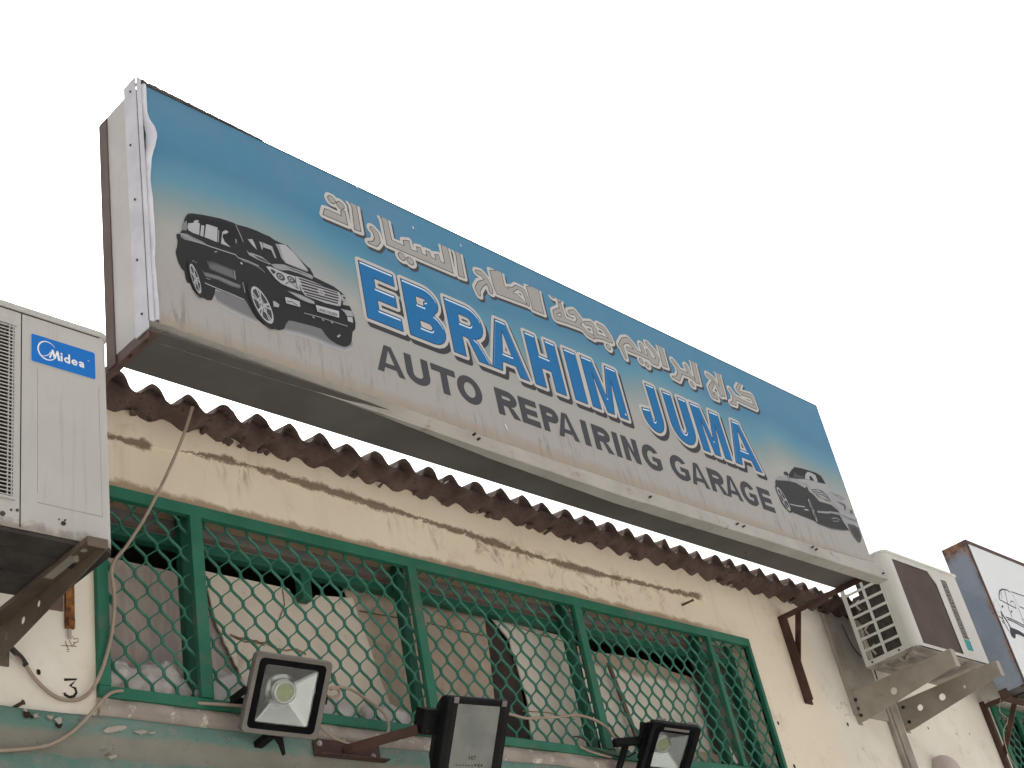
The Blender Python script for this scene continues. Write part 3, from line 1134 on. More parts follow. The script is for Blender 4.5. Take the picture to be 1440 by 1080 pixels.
mb.grid(rail_pt, 200, 7)
a = [rail_pt(1, j / 7) for j in range(8)]
mb.face(a)
rl = obj('bottom_rail', mb, M['rail'], sign)
mb = MB()
mb.box(3.3, 6.25, -.5645, -.556, 4.069, 4.0738)
obj('seam', mb, M['hole'], rl)
mb = MB()
for (X, Z) in ((3.25, 4.06), (3.27, 4.045), (4.3, 4.045), (4.95, 4.06), (5.0, 4.058), (5.60, 4.075), (5.63, 4.068), (6.28, 4.06)):
    mb.cyl((X, -.644, Z), (X, -.63, Z), .005, 8)
objs('rivet', mb, M['bolt'], rl)

# ---- flat print: signed distance fields of the lettering cut into vector-clean layers
GREY_L = (.68, .67, .66)
DARK = (.075, .072, .085)


def sd_poly(X, Z, poly):
    p = np.array(poly, float)
    d = np.full(X.shape, 1e9)
    inside = np.zeros(X.shape, bool)
    for i in range(len(p)):
        a, b = p[i], p[(i + 1) % len(p)]
        e = b - a
        wx, wz = X - a[0], Z - a[1]
        t = np.clip((wx * e[0] + wz * e[1]) / (e @ e + 1e-12), 0, 1)
        d = np.minimum(d, np.hypot(wx - t * e[0], wz - t * e[1]))
        if abs(b[1] - a[1]) > 1e-12:
            c = ((a[1] > Z) != (b[1] > Z)) & (X < (b[0] - a[0]) * (Z - a[1]) / (b[1] - a[1]) + a[0])
            inside ^= c
    return np.where(inside, -d, d)


def sd_stroke(X, Z, pts, rr):
    d = np.full(X.shape, 1e9)
    for i in range(len(pts) - 1):
        a, b = np.array(pts[i]), np.array(pts[i + 1])
        ra, rb = (rr[i], rr[i + 1]) if isinstance(rr, (list, tuple)) else (rr, rr)
        e = b - a
        wx, wz = X - a[0], Z - a[1]
        t = np.clip((wx * e[0] + wz * e[1]) / (e @ e + 1e-12), 0, 1)
        d = np.minimum(d, np.hypot(wx - t * e[0], wz - t * e[1]) - (ra + (rb - ra) * t))
    if len(pts) == 1:
        d = np.hypot(X - pts[0][0], Z - pts[0][1]) - (rr if not isinstance(rr, (list, tuple)) else rr[0])
    return d


class Field:
    def __init__(self, x0, x1, z0, z1, h):
        self.h = h
        self.x = np.arange(x0, x1, h)
        self.z = np.arange(z0, z1, h)
        self.X, self.Z = np.meshgrid(self.x, self.z)
        self.d = np.full(self.X.shape, 1.0)

    def local(self, x0, x1, z0, z1, fn, op='min', pad=.06):
        i0, i1 = np.searchsorted(self.x, [x0 - pad, x1 + pad])
        j0, j1 = np.searchsorted(self.z, [z0 - pad, z1 + pad])
        s = (slice(j0, j1), slice(i0, i1))
        v = fn(self.X[s], self.Z[s])
        self.d[s] = np.minimum(self.d[s], v)

    def poly(self, poly, holes=()):
        xs, zs = [p[0] for p in poly], [p[1] for p in poly]

        def fn(X, Z):
            d = sd_poly(X, Z, poly)
            for h_ in holes:
                d = np.maximum(d, -sd_poly(X, Z, h_))
            return d
        self.local(min(xs), max(xs), min(zs), max(zs), fn)

    def stroke(self, pts, rr):
        xs, zs = [p[0] for p in pts], [p[1] for p in pts]
        self.local(min(xs), max(xs), min(zs), max(zs), lambda X, Z: sd_stroke(X, Z, pts, rr))

    def shifted(self, dx, dz):
        ix, iz = int(round(dx / self.h)), int(round(dz / self.h))
        return np.roll(np.roll(self.d, ix, 1), iz, 0)


def fill(mb, F, d, y, col):
    """mesh of the region d < 0 (marching squares, rows of full cells merged)"""
    ny, nx = d.shape
    neg = d < 0
    cnt = neg[:-1, :-1].astype(int) + neg[:-1, 1:] + neg[1:, :-1] + neg[1:, 1:]
    x, z = F.x, F.z
    for j in range(ny - 1):
        row = cnt[j]
        nz = np.nonzero(row)[0]
        if len(nz) == 0:
            continue
        full = row == 4
        fi = np.nonzero(np.diff(np.concatenate(([0], full.astype(int), [0]))))[0]
        for a, b in zip(fi[::2], fi[1::2]):
            mb.face([(x[a], y, z[j]), (x[b], y, z[j]), (x[b], y, z[j + 1]), (x[a], y, z[j + 1])], 0, col)
        for i in nz:
            if row[i] == 4:
                continue
            c = [(x[i], z[j], d[j, i]), (x[i + 1], z[j], d[j, i + 1]), (x[i + 1], z[j + 1], d[j + 1, i + 1]), (x[i], z[j + 1], d[j + 1, i])]
            poly = []
            for k in range(4):
                a, b = c[k], c[(k + 1) % 4]
                if a[2] < 0:
                    poly.append((a[0], y, a[1]))
                if (a[2] < 0) != (b[2] < 0):
                    t = a[2] / (a[2] - b[2])
                    poly.append((lerp(a[0], b[0], t), y, lerp(a[1], b[1], t)))
            if len(poly) >= 3:
                mb.face(poly, 0, col)


def arc(cx, cz, rx, rz, a0, a1, n=10):
    return [(cx + rx * math.cos(math.radians(lerp(a0, a1, i / n))), cz + rz * math.sin(math.radians(lerp(a0, a1, i / n)))) for i in range(n + 1)]


def glyph(ch, s, t):
    """unit-box outline(s) of a heavy grotesque capital; s, t: stem / bar width as a share of box width / height"""
    if ch == 'E':
        return [(0, 0), (1, 0), (1, t), (s, t), (s, .5 - t * .48), (.93, .5 - t * .48), (.93, .5 + t * .48), (s, .5 + t * .48), (s, 1 - t), (.97, 1 - t), (.97, 1), (0, 1)], []
    if ch == 'I':
        return [(0, 0), (1, 0), (1, 1), (0, 1)], []
    if ch == 'H':
        return [(0, 0), (s, 0), (s, .5 - t * .55), (1 - s, .5 - t * .55), (1 - s, 0), (1, 0), (1, 1), (1 - s, 1), (1 - s, .5 + t * .55), (s, .5 + t * .55), (s, 1), (0, 1)], []
    if ch == 'T':
        return [(.5 - s / 2, 0), (.5 + s / 2, 0), (.5 + s / 2, 1 - t), (1, 1 - t), (1, 1), (0, 1), (0, 1 - t), (.5 - s / 2, 1 - t)], []
    if ch == 'N':
        return [(0, 0), (s, 0), (s, .62), (1 - s, 0), (1, 0), (1, 1), (1 - s, 1), (1 - s, .40), (s, 1), (0, 1)], []
    if ch == 'M':
        s *= .86
        return [(0, 0), (s, 0), (s, .78), (.5 - s * .42, 0), (.5 + s * .42, 0), (1 - s, .78), (1 - s, 0), (1, 0), (1, 1), (1 - s * 1.35, 1), (.5, .30), (s * 1.35, 1), (0, 1)], []
    if ch == 'A':
        s *= .82
        return [(0, 0), (s * 1.05, 0), (s * 1.05 + .062, .19), (1 - s * 1.05 - .062, .19), (1 - s * 1.05, 0), (1, 0), (.5 + s * .58, 1), (.5 - s * .58, 1)], \
               [[(s * 1.05 + .112, .355), (1 - s * 1.05 - .112, .355), (.5, .84)]]
    if ch == 'U':
        return [(0, 1), (0, .36)] + arc(.5, .36, .5, .375, 180, 360, 14) + [(1, 1), (1 - s, 1), (1 - s, .36)] + arc(.5, .36, .5 - s, .375 - t, 0, -180, 14) + [(s, 1)], []
    if ch == 'J':
        return [(1, 1), (1, .32)] + arc(.5, .32, .5, .335, 0, -180, 14) + [(0, .40), (s * .95, .43), (s * .95, .33)] + arc(.5, .32, .5 - s * .95, .335 - t, -180, 0, 10) + [(1 - s, 1)], []
    if ch == 'O':
        return arc(.5, .5, .5, .52, 0, 350, 28), [arc(.5, .5, .5 - s, .52 - t, 0, 350, 28)]
    if ch == 'G':
        return arc(.5, .5, .5, .52, 32, 270, 18) + [(.72, -.005), (.88, .07), (1, .16), (1, .55), (.52, .55), (.52, .36), (1 - s, .36), (1 - s, .24), (.68, .20)] + arc(.5, .5, .5 - s, .52 - t, 285, 45, 14), []
    if ch in 'PR':
        m = .40
        bowl = [(0, 1), (.58, 1)] + arc(.60, (1 + m) / 2, .40, (1 - m) / 2, 90, -90, 10)
        hole = [(s, 1 - t), (.55, 1 - t)] + arc(.57, (1 + m) / 2, .43 - s, (1 - m) / 2 - t, 90, -90, 8) + [(s, m + t)]
        if ch == 'P':
            return [(0, 0)] + bowl + [(s, m), (s, 0)], [hole]
        return [(0, 0)] + bowl[:-1] + [(.66, m), (.76, m - .04), (1.04, 0), (1.04 - s * 1.12, 0), (.50, m - .04), (.42, m - .02), (s, m - .02), (s, 0)], [hole]
    if ch == 'B':
        return [(0, 0), (.62, 0)] + arc(.62, .275, .40, .275, -90, 68, 9) + arc(.58, .765, .37, .235, -48, 90, 9) + [(0, 1)], \
               [[(s, t), (.56, t)] + arc(.58, .28, .43 - s, .28 - t, -90, 90, 8) + [(s, .56 - t)],
                [(s, .50 + t * .62), (.54, .50 + t * .62)] + arc(.55, .765 - .005, .40 - s, .235 - t * .95, -90, 90, 8) + [(s, 1 - t)]]


def put_word(F, items, z0, z1, stem, bar):
    for ch, a, b in items:
        w = b - a
        s = stem / w
        t = bar / (z1 - z0)
        o, holes = glyph(ch, s, t)
        f = lambda q: [(a + p[0] * w, z0 + p[1] * (z1 - z0)) for p in q]
        F.poly(f(o), [f(h_) for h_ in holes])


L0 = SY - .0008
DL = .0003
# title
F = Field(2.70, 5.55, 4.36, 4.84, .0024)
put_word(F, [('E', 2.819, 2.994), ('B', 3.032, 3.225), ('R', 3.262, 3.462), ('A', 3.476, 3.692), ('H', 3.730, 3.921), ('I', 3.980, 4.058),
             ('M', 4.094, 4.336), ('J', 4.470, 4.618), ('U', 4.682, 4.866), ('M', 4.898, 5.130), ('A', 5.163, 5.390)], 4.457, 4.725, .064, .057)
mb = MB()
OUT = .0185
fill(mb, F, F.shifted(.0144, -.0216) - OUT, L0, (.060, .058, .065))
fill(mb, F, F.d - OUT, L0 - DL, (.50, .49, .48))
fill(mb, F, F.d - .0035, L0 - 2 * DL, (.045, .050, .070))
fill(mb, F, F.d, L0 - 3 * DL, (.026, .160, .385))
hl = np.maximum(F.d + .004, -(F.shifted(.001, -.0072) + .0035))
fill(mb, F, hl, L0 - 4 * DL, (.66, .76, .84))
obj('name_lettering', mb, M['ink'], sign)
# service line
F = Field(2.75, 5.50, 4.17, 4.42, .0024)
put_word(F, [('A', 2.827, 2.962), ('U', 2.974, 3.094), ('T', 3.109, 3.236), ('O', 3.239, 3.372),
             ('R', 3.453, 3.574), ('E', 3.588, 3.697), ('P', 3.716, 3.824), ('A', 3.806, 3.934), ('I', 3.970, 4.008), ('R', 4.040, 4.155), ('I', 4.176, 4.214), ('N', 4.238, 4.345), ('G', 4.371, 4.502),
             ('G', 4.573, 4.708), ('A', 4.716, 4.850), ('R', 4.868, 4.990), ('A', 4.988, 5.118), ('G', 5.124, 5.256), ('E', 5.282, 5.394)], 4.227, 4.354, .036, .031)
mb = MB()
fill(mb, F, F.d, L0, (.072, .072, .082))
obj('service_lettering', mb, M['ink'], sign)

# Arabic line
A1, A2, A3 = crop(440, 260, 6.26), crop(650, 360, 6.545), crop(860, 450, 6.545)
F = Field(2.50, 5.62, 4.66, 5.02, .0022)


def sp_(c, q):
    return [P(*c(*p), SY)[::2] for p in q]


def ap(c, q):
    F.poly(sp_(c, q))


def as_(c, q, r):
    F.stroke(sp_(c, q), [k_ * .00058 for k_ in r] if isinstance(r, (list, tuple)) else r * .00058)


ap(A1, [(98, 208), (132, 218), (235, 265), (246, 275), (240, 225), (282, 232), (308, 360), (84, 264)])
as_(A1, [(162, 132)], 34); as_(A1, [(240, 182)], 34)
ap(A1, [(312, 152), (380, 160), (424, 418), (364, 396), (338, 190)])
as_(A1, [(520, 390), (553, 430), (566, 490), (548, 520), (490, 508)], [22, 26, 27, 24, 10])
ap(A1, [(588, 284), (650, 284), (694, 486), (700, 490), (800, 535), (790, 487), (846, 492), (862, 568), (920, 590), (906, 545), (945, 552), (960, 606), (1000, 624), (988, 577), (1026, 590), (1042, 640), (1080, 656), (1068, 612), (1106, 616), (1124, 676), (1158, 690), (1122, 520), (1178, 528), (1236, 782), (648, 530), (604, 310)])
as_(A1, [(780, 632)], 34); as_(A1, [(855, 672)], 34)
ap(A1, [(1236, 572), (1288, 580), (1336, 824), (1280, 804), (1256, 620)])
# second word
as_(A2, [(135, 150), (175, 165), (222, 222), (258, 300), (262, 330)], [20, 26, 24, 24, 20])
as_(A2, [(215, 238), (165, 260), (140, 305), (155, 358)], [20, 27, 27, 14])
ap(A2, [(248, 130), (356, 134), (388, 278), (420, 300), (414, 282), (456, 290), (470, 345), (500, 350), (612, 462), (316, 352), (286, 282)])
as_(A2, [(452, 318), (500, 288), (560, 320), (600, 420), (606, 450)], [18, 20, 22, 22, 16])
ap(A2, [(585, 280), (694, 276), (724, 420), (754, 540), (645, 496), (632, 430), (618, 400)])
as_(A2, [(826, 364)], 27); as_(A2, [(888, 402)], 27)
as_(A2, [(895, 445), (930, 570)], [20, 26])
as_(A2, [(890, 500), (848, 520), (862, 570), (930, 590), (1060, 640)], [22, 22, 26, 26, 24])
as_(A2, [(985, 520), (1030, 520), (1080, 590), (1060, 630)], [20, 26, 30, 26])
as_(A2, [(1060, 640), (1110, 668), (1150, 715), (1200, 745)], [22, 22, 24, 24])
as_(A2, [(1130, 620), (1190, 630), (1218, 680), (1225, 740)], [20, 26, 28, 24])
as_(A2, [(1250, 640), (1300, 670), (1345, 740), (1368, 785)], [20, 24, 26, 22])
as_(A2, [(1225, 740), (1290, 752), (1350, 780)], [22, 22, 22])
as_(A2, [(1344, 838)], 28)
# third and fourth words
as_(A3, [(75, 235), (108, 190), (150, 190), (195, 240), (235, 300)], [20, 28, 32, 30, 26])
as_(A3, [(92, 245), (112, 300), (130, 350)], [22, 20, 12])
as_(A3, [(150, 270), (230, 300), (330, 345), (410, 385)], [24, 24, 24, 24])
as_(A3, [(270, 235), (290, 300)], 24)
as_(A3, [(325, 220), (385, 290), (420, 350), (412, 400), (370, 385), (330, 290)], [22, 26, 26, 26, 24, 24])
ap(A3, [(400, 205), (450, 202), (516, 442), (470, 426), (420, 230)])
as_(A3, [(272, 378)], 26); as_(A3, [(326, 412)], 26)
as_(A3, [(560, 375), (602, 430), (628, 490), (610, 540), (560, 525)], [16, 24, 26, 26, 10])
as_(A3, [(615, 470), (700, 505), (750, 540)], [24, 24, 22])
as_(A3, [(685, 430), (720, 510)], 23)
as_(A3, [(742, 592)], 27)
ap(A3, [(708, 352), (752, 345), (816, 596), (770, 580), (728, 375)])
as_(A3, [(882, 508), (930, 545), (975, 610), (1005, 690)], [20, 25, 26, 20])
as_(A3, [(930, 580), (905, 630), (930, 700), (972, 725)], [20, 24, 24, 14])
as_(A3, [(954, 690)], 25)
ap(A3, [(945, 470), (982, 465), (1046, 712), (1003, 695), (966, 500)])
as_(A3, [(1085, 640), (1125, 700), (1130, 765), (1095, 765)], [16, 25, 27, 10])
as_(A3, [(1130, 715), (1200, 750), (1318, 805)], [23, 24, 23])
as_(A3, [(1180, 585), (1155, 640), (1190, 675), (1285, 705), (1322, 800)], [17, 22, 22, 24, 22])
mb = MB()
fill(mb, F, F.shifted(.009, -.013) - .0155, L0, (.075, .072, .078))
fill(mb, F, F.d - .0155, L0 - DL, (.52, .51, .50))
fill(mb, F, F.d - .0010, L0 - 2 * DL, (.085, .078, .078))
fill(mb, F, F.d + .0028, L0 - 3 * DL, (.36, .345, .335))
obj('arabic_lettering', mb, M['ink'], sign)


# ---- the two printed cars
class Art:
    W = .70

    def __init__(self, y0):
        self.mb = MB()
        self.y = y0

    def poly(self, c, pts, g):
        g *= self.W
        col = (g * .97, g * .98, g * 1.06)
        q = [P(*c(*p), self.y) for p in pts]
        self.mb.face(q, 0, col)
        self.y -= .00006

    def line(self, c, pts, w, g):
        g *= self.W
        col = (g * .97, g * .98, g * 1.06)
        stroke2(self.mb, [c(*p) for p in pts], w, self.y, col)
        self.y -= .00006

    def disc(self, c, ctr, ux, uy, r0, r1, g, a0=0, a1=360, n=36):
        """ring sector in the affine frame ctr + X*ux + Y*uy"""
        g *= self.W
        col = (g * .97, g * .98, g * 1.06)
        A = [math.radians(lerp(a0, a1, i / n)) for i in range(n + 1)]
        f = lambda r, a: P(*c(ctr[0] + r * (math.cos(a) * ux[0] + math.sin(a) * uy[0]), ctr[1] + r * (math.cos(a) * ux[1] + math.sin(a) * uy[1])), self.y)
        for i in range(n):
            if r0 > 0:
                self.mb.face([f(r0, A[i]), f(r1, A[i]), f(r1, A[i + 1]), f(r0, A[i + 1])], 0, col)
            else:
                self.mb.face([f(0, 0), f(r1, A[i]), f(r1, A[i + 1])], 0, col)
        self.y -= .00006


K3, K4 = crop(230, 290, 10.286), crop(230, 360, 10.286)
K5, K6 = crop(340, 330, 8.47), crop(340, 380, 8.47)
KA = crop(230, 280, 4.911)
K0 = lambda x, y: (x, y)


def k(c, *pts):
    return [c(*p) for p in pts]


a = Art(L0)
# ground shade, stepped so its edge is soft
for gval, ex in ((.58, 9), (.47, 5), (.36, 1), (.27, -3)):
    a.poly(K0, [(q[0], q[1] + ex * .55) for q in k(KA, (345, 640), (420, 650), (560, 680), (620, 740), (650, 840), (560, 800), (460, 752), (370, 700))], gval)
    a.poly(K0, [(q[0], q[1] + ex * .55) for q in k(KA, (830, 840), (1000, 850), (1100, 880), (1250, 960), (1310, 1008), (1250, 1030), (1150, 1000), (1050, 955), (940, 920), (840, 900))], gval)
body = k(K3, (270, 340), (300, 190), (330, 130), (360, 105), (420, 103), (560, 122), (700, 150), (820, 175), (900, 200), (1010, 238), (1060, 265), (1200, 300), (1340, 350), (1440, 398)) + \
    k(K5, (330, 20), (400, 68), (470, 100), (540, 125), (620, 210), (700, 300), (790, 388), (812, 400), (850, 470), (856, 500), (1040, 590), (1100, 620), (1190, 690), (1215, 715), (1245, 745), (1245, 790), (1205, 800), (1205, 835), (1285, 850), (1312, 905), (1330, 950), (1345, 1000)) + \
    k(K6, (1356, 640), (1352, 700), (1320, 735), (1310, 850), (1285, 890), (1250, 912), (1200, 908), (1130, 880), (1040, 820), (990, 760), (950, 700), (840, 665), (700, 630), (620, 608), (560, 598), (528, 640), (505, 700), (450, 716), (350, 690), (250, 640), (170, 570), (125, 505)) + \
    k(K4, (1190, 650), (1100, 600), (750, 475), (735, 560), (700, 640), (640, 640), (540, 590), (470, 545), (420, 480), (385, 395), (340, 382), (322, 330), (300, 220), (260, 180), (215, 95)) + \
    k(K3, (185, 710), (175, 650), (195, 590), (205, 500), (188, 440), (190, 400), (250, 370))
a.poly(K0, body, .052)
# darker greenhouse and flank relief
a.poly(K3, [(300, 330), (320, 200), (350, 150), (430, 150), (900, 240), (1010, 280), (1060, 300), (1140, 500), (1060, 560), (900, 560), (430, 400)], .042)
a.poly(K3, [(240, 385), (340, 400), (440, 455), (550, 505), (620, 545), (540, 540), (440, 515), (300, 480), (250, 440)], .33)
a.line(K3, [(190, 395), (235, 388), (330, 430), (440, 500), (540, 533), (700, 590), (900, 655), (1040, 700), (1080, 745), (1240, 800), (1380, 865)], .0042, .50)
a.line(K5, [(0, 305), (60, 325), (160, 365), (240, 415), (275, 450)], .0030, .36)
a.poly(K3, [(275, 250), (330, 205), (345, 260), (335, 350), (262, 345)], .30)
a.poly(K3, [(360, 245), (435, 240), (440, 212), (480, 198), (520, 212), (490, 228), (525, 250), (515, 415), (430, 388), (365, 350), (345, 310)], .60)
a.poly(K3, [(545, 272), (590, 282), (575, 440), (530, 425)], .58)
a.poly(K3, [(615, 262), (640, 262), (780, 308), (775, 520), (690, 485), (592, 447)], .62)
a.poly(K3, [(790, 340), (805, 350), (800, 525), (785, 515)], .42)
a.poly(K3, [(850, 372), (895, 345), (942, 370), (905, 400), (862, 400), (852, 440), (882, 510), (970, 592), (830, 540)], .58)
a.poly(K3, [(1035, 470), (1060, 480), (1062, 545), (1040, 530)], .30)
a.line(K3, [(1042, 268), (1100, 390), (1152, 515)], .0040, .40)
# flank reflections, stepped
a.poly(K3, [(620, 790), (720, 800), (1020, 920), (1040, 1060), (850, 990), (665, 910)], .11)
a.poly(K3, [(640, 820), (760, 830), (1010, 930), (1030, 1050), (850, 980), (675, 905)], .16)
a.poly(K3, [(665, 850), (780, 855), (990, 940), (1010, 1035), (850, 970), (690, 900)], .21)
a.poly(K3, [(1020, 925), (1032, 930), (1048, 1062), (1030, 1055)], .36)
a.poly(K4, [(545, 180), (585, 232), (640, 240), (800, 285), (1110, 420), (1120, 450), (1095, 472), (980, 440), (800, 352), (600, 292)], .16)
a.poly(K4, [(580, 245), (650, 258), (800, 302), (1110, 428), (1098, 455), (980, 420), (800, 335), (610, 285)], .27)
a.line(K4, [(598, 390), (760, 460), (960, 540), (1170, 632)], .0036, .58)
a.line(K4, [(612, 318), (680, 340)], .0028, .40)
a.line(K4, [(1145, 380), (1160, 440), (1178, 530)], .0032, .42)
a.line(K4, [(375, 160), (395, 110), (430, 65), (480, 100)], .0022, .40)
a.disc(K3, (1127, 825), (16, 4), (-4, -16), 0, 1, .66, n=12)
a.line(K3, [(735, 660), (775, 655)], .004, .50)
# wind screen
a.poly(K5, [(70, 55), (125, 52), (150, 100), (182, 182), (130, 130)], .56)
a.poly(K5, [(208, 80), (240, 92), (255, 140), (242, 188)], .52)
a.poly(K5, [(250, 93), (362, 140), (415, 285), (390, 270), (350, 182), (258, 150)], .52)
a.poly(K5, [(398, 108), (520, 120), (620, 212), (710, 322), (792, 425), (780, 442), (640, 388), (520, 338), (470, 275), (440, 190)], .42)
a.poly(K5, [(440, 112), (520, 124), (618, 215), (708, 325), (788, 425), (640, 378), (535, 335), (500, 290), (470, 190)], .60)
# bonnet
a.poly(K5, [(55, 180), (85, 215), (112, 215), (235, 260), (345, 345), (335, 358), (180, 292), (85, 240)], .44)
a.poly(K5, [(140, 240), (240, 280), (330, 335), (320, 342), (190, 285)], .10)
a.poly(K5, [(345, 352), (400, 348), (500, 355), (700, 428), (830, 480), (850, 505), (840, 530), (680, 462), (560, 425), (480, 425), (400, 402)], .42)
a.poly(K5, [(520, 372), (700, 440), (790, 480), (700, 452), (600, 415)], .16)
# head lamp
a.poly(K5, [(288, 378), (340, 380), (440, 425), (540, 468), (645, 500), (680, 560), (692, 640), (702, 672), (600, 640), (470, 582), (400, 522), (325, 425)], .62)
a.poly(K5, [(338, 408), (372, 415), (410, 445), (380, 472), (352, 440)], .08)
a.disc(K5, (462, 500), (52, 18), (-10, -46), 0, 1, .09, n=18)
a.disc(K5, (458, 498), (30, 10), (-6, -26), .55, 1, .50, n=14)
a.disc(K5, (590, 535), (50, 18), (-10, -40), 0, 1, .09, n=18)
a.disc(K5, (585, 532), (28, 10), (-6, -22), .5, 1, .52, n=14)
a.line(K5, [(520, 590), (560, 560), (620, 600), (660, 640)], .004, .12)
a.line(K5, [(640, 510), (648, 590), (672, 650)], .004, .10)
# radiator grille
gl_, gr_ = [(650, 500), (682, 560), (695, 620), (722, 680), (765, 735)], [(1130, 660), (1160, 700), (1168, 750), (1165, 800), (1150, 842)]
a.poly(K5, [(645, 495), (700, 508), (850, 560), (1000, 622), (1120, 668), (1165, 690), (1190, 760), (1178, 850), (1140, 848), (1000, 815), (880, 770), (760, 728), (715, 672), (690, 600)], .58)
for s in range(6):
    t0 = (s + .16) / 6.2
    t1 = (s + .74) / 6.2
    f = lambda t, A_: (np.interp(t * 4, range(5), [q[0] for q in A_]), np.interp(t * 4, range(5), [q[1] for q in A_]))
    l0, l1, r0, r1 = f(t0, gl_), f(t1, gl_), f(t0, gr_), f(t1, gr_)
    a.poly(K5, [(l0[0] + 22, l0[1] + 6), (r0[0] - 14, r0[1] - 4), (r1[0] - 14, r1[1] - 4), (l1[0] + 22, l1[1] + 6)], .075)
a.disc(K5, (945, 684), (42, 14), (-8, -34), .62, 1, .55, n=18)
a.disc(K5, (945, 684), (16, 5), (-8, -33), .6, 1, .50, n=14)
# bumper, fog lamps, plate
a.poly(K5, [(538, 668), (620, 685), (700, 712), (800, 758), (862, 792), (872, 830), (800, 815), (700, 775), (620, 722)], .26)
a.poly(K5, [(560, 678), (700, 722), (800, 768), (862, 800), (866, 824), (800, 805), (700, 762), (640, 725)], .50)
a.poly(K5, [(515, 743), (560, 750), (690, 796), (697, 862), (600, 835), (530, 815)], .62)
a.line(K5, [(540, 795), (600, 800), (660, 840)], .006, .25)
a.poly(K5, [(370, 788), (400, 795), (447, 832), (440, 866), (380, 856)], .52)
a.poly(K5, [(868, 822), (1160, 902), (1170, 1000), (895, 920)], .06)
a.poly(K5, [(880, 836), (1158, 912), (1160, 990), (902, 915)], .70)
a.poly(K5, [(1195, 848), (1285, 853), (1310, 905), (1195, 885)], .05)
a.poly(K5, [(1180, 880), (1210, 890), (1312, 910), (1332, 975), (1252, 970), (1228, 930)], .50)
a.poly(K5, [(1255, 978), (1318, 984), (1326, 1050), (1266, 1030)], .66)
a.poly(K5, [(1180, 712), (1215, 720), (1248, 748), (1245, 790), (1205, 795), (1185, 760)], .50)
a.disc(K5, (1220, 752), (22, 8), (-5, -22), 0, .7, .10, n=12)
a.line(K6, [(742, 510), (900, 550), (1100, 615), (1262, 668)], .0034, .45)
for q in ((855, 560), (968, 592), (1075, 622)):
    a.disc(K6, q, (14, 4), (-3, -10), 0, 1, .45, n=10)
a.line(K6, [(1140, 795), (1172, 770)], .007, .52)
a.line(K6, [(395, 580), (400, 700)], .006, .13)
# wheels
for (c, ctr, ux, uy, gap) in ((K5, (245, 838), (122, 90), (-55, -203), .085), (K4, (462, 328), (74, 88), (-38, -196), .07)):
    a.disc(c, ctr, ux, uy, 0, 1.30, .055)
    a.disc(c, ctr, ux, uy, 0, 1, .64)
    for s in range(5):
        b0 = 90 + 72 * s
        a.disc(c, ctr, ux, uy, .40, .86, .09, b0 + 14, b0 + 58, 10)
        a.disc(c, ctr, ux, uy, .46, .86, .12, b0 - 4, b0 + 4, 4)
    a.disc(c, ctr, ux, uy, 0, .11, .35, n=14)
    for s in range(5):
        b0 = math.radians(90 + 36 + 72 * s)
        q = (ctr[0] + .27 * (math.cos(b0) * ux[0] + math.sin(b0) * uy[0]), ctr[1] + .27 * (math.cos(b0) * ux[1] + math.sin(b0) * uy[1]))
        a.disc(c, q, tuple(.07 * w for w in ux), tuple(.07 * w for w in uy), 0, 1, .10, n=8)
PLATE_Y = a.y
carp = obj('car_picture', a.mb, M['ink'], sign)


def text_on(mb, txt, corner, right, up, height, ydir, col, bold=0.0, mi=0):
    """flat lettering of the built-in typeface, laid from corner along right / up"""
    cu_ = bpy.data.curves.new('lettering', 'FONT')
    cu_.body = txt
    cu_.size = 1.0
    cu_.offset = bold
    o = bpy.data.objects.new('lettering', cu_)
    COL.objects.link(o)
    dg = bpy.context.evaluated_depsgraph_get()
    me = bpy.data.meshes.new_from_object(o.evaluated_get(dg))
    w = max(v.co.x for v in me.vertices) - min(v.co.x for v in me.vertices)
    x0 = min(v.co.x for v in me.vertices)
    r, u = Vector(right), Vector(up)
    c = Vector(corner)
    pts = [c + r * ((v.co.x - x0) / w) + u * (v.co.y / .73) + Vector(ydir) for v in me.vertices]
    n0 = mb.add(pts)
    for p in me.polygons:
        mb.f.append(tuple(n0 + i for i in p.vertices))
        mb.m.append(mi)
        mb.c.append(col)
    bpy.data.objects.remove(o)
    bpy.data.curves.remove(cu_)
    bpy.data.meshes.remove(me)


mb = MB()
q0, q1, q2 = [Vector(P(*K5(*q), PLATE_Y)) for q in ((918, 905), (1148, 972), (908, 868))]
text_on(mb, 'LAND CRUISER', q0, q1 - q0, (q2 - q0) * .95, 1, (0, -.0002, 0), (.07, .07, .08), .01)
obj('plate_lettering', mb, M['ink'], carp)

K8 = crop(1080, 640, 8.31)
a = Art(L0)
for gval, ex in ((.56, 14), (.40, 6), (.24, 0)):
    a.poly(K8, [(240, 640 + ex), (400, 712 + ex), (540, 770 + ex), (600, 815 + ex), (740, 868 + ex), (880, 885 + ex * .5), (960, 880), (880, 780), (600, 650), (300, 560)], gval)
a.poly(K8, [(85, 315), (90, 280), (120, 252), (190, 250), (330, 280), (440, 330), (480, 420), (540, 470), (600, 540), (740, 580), (820, 650), (835, 690), (880, 780), (955, 875), (880, 875), (740, 855), (600, 805), (540, 770), (400, 715), (260, 660), (200, 622), (150, 545), (108, 425)], .085)
a.poly(K8, [(85, 290), (115, 255), (200, 250), (300, 272), (420, 315), (460, 360), (430, 385), (330, 325), (240, 300), (150, 295)], .45)
a.poly(K8, [(240, 230), (270, 180), (310, 137), (400, 155), (560, 205), (620, 243), (655, 300), (674, 338), (600, 322), (540, 302), (430, 280), (330, 276), (250, 264)], .065)
a.poly(K8, [(290, 262), (310, 200), (340, 230), (420, 250), (420, 278)], .13)
a.poly(K8, [(438, 222), (462, 195), (500, 205), (555, 235), (582, 312), (545, 305), (500, 240), (482, 250), (490, 292), (430, 276)], .58)
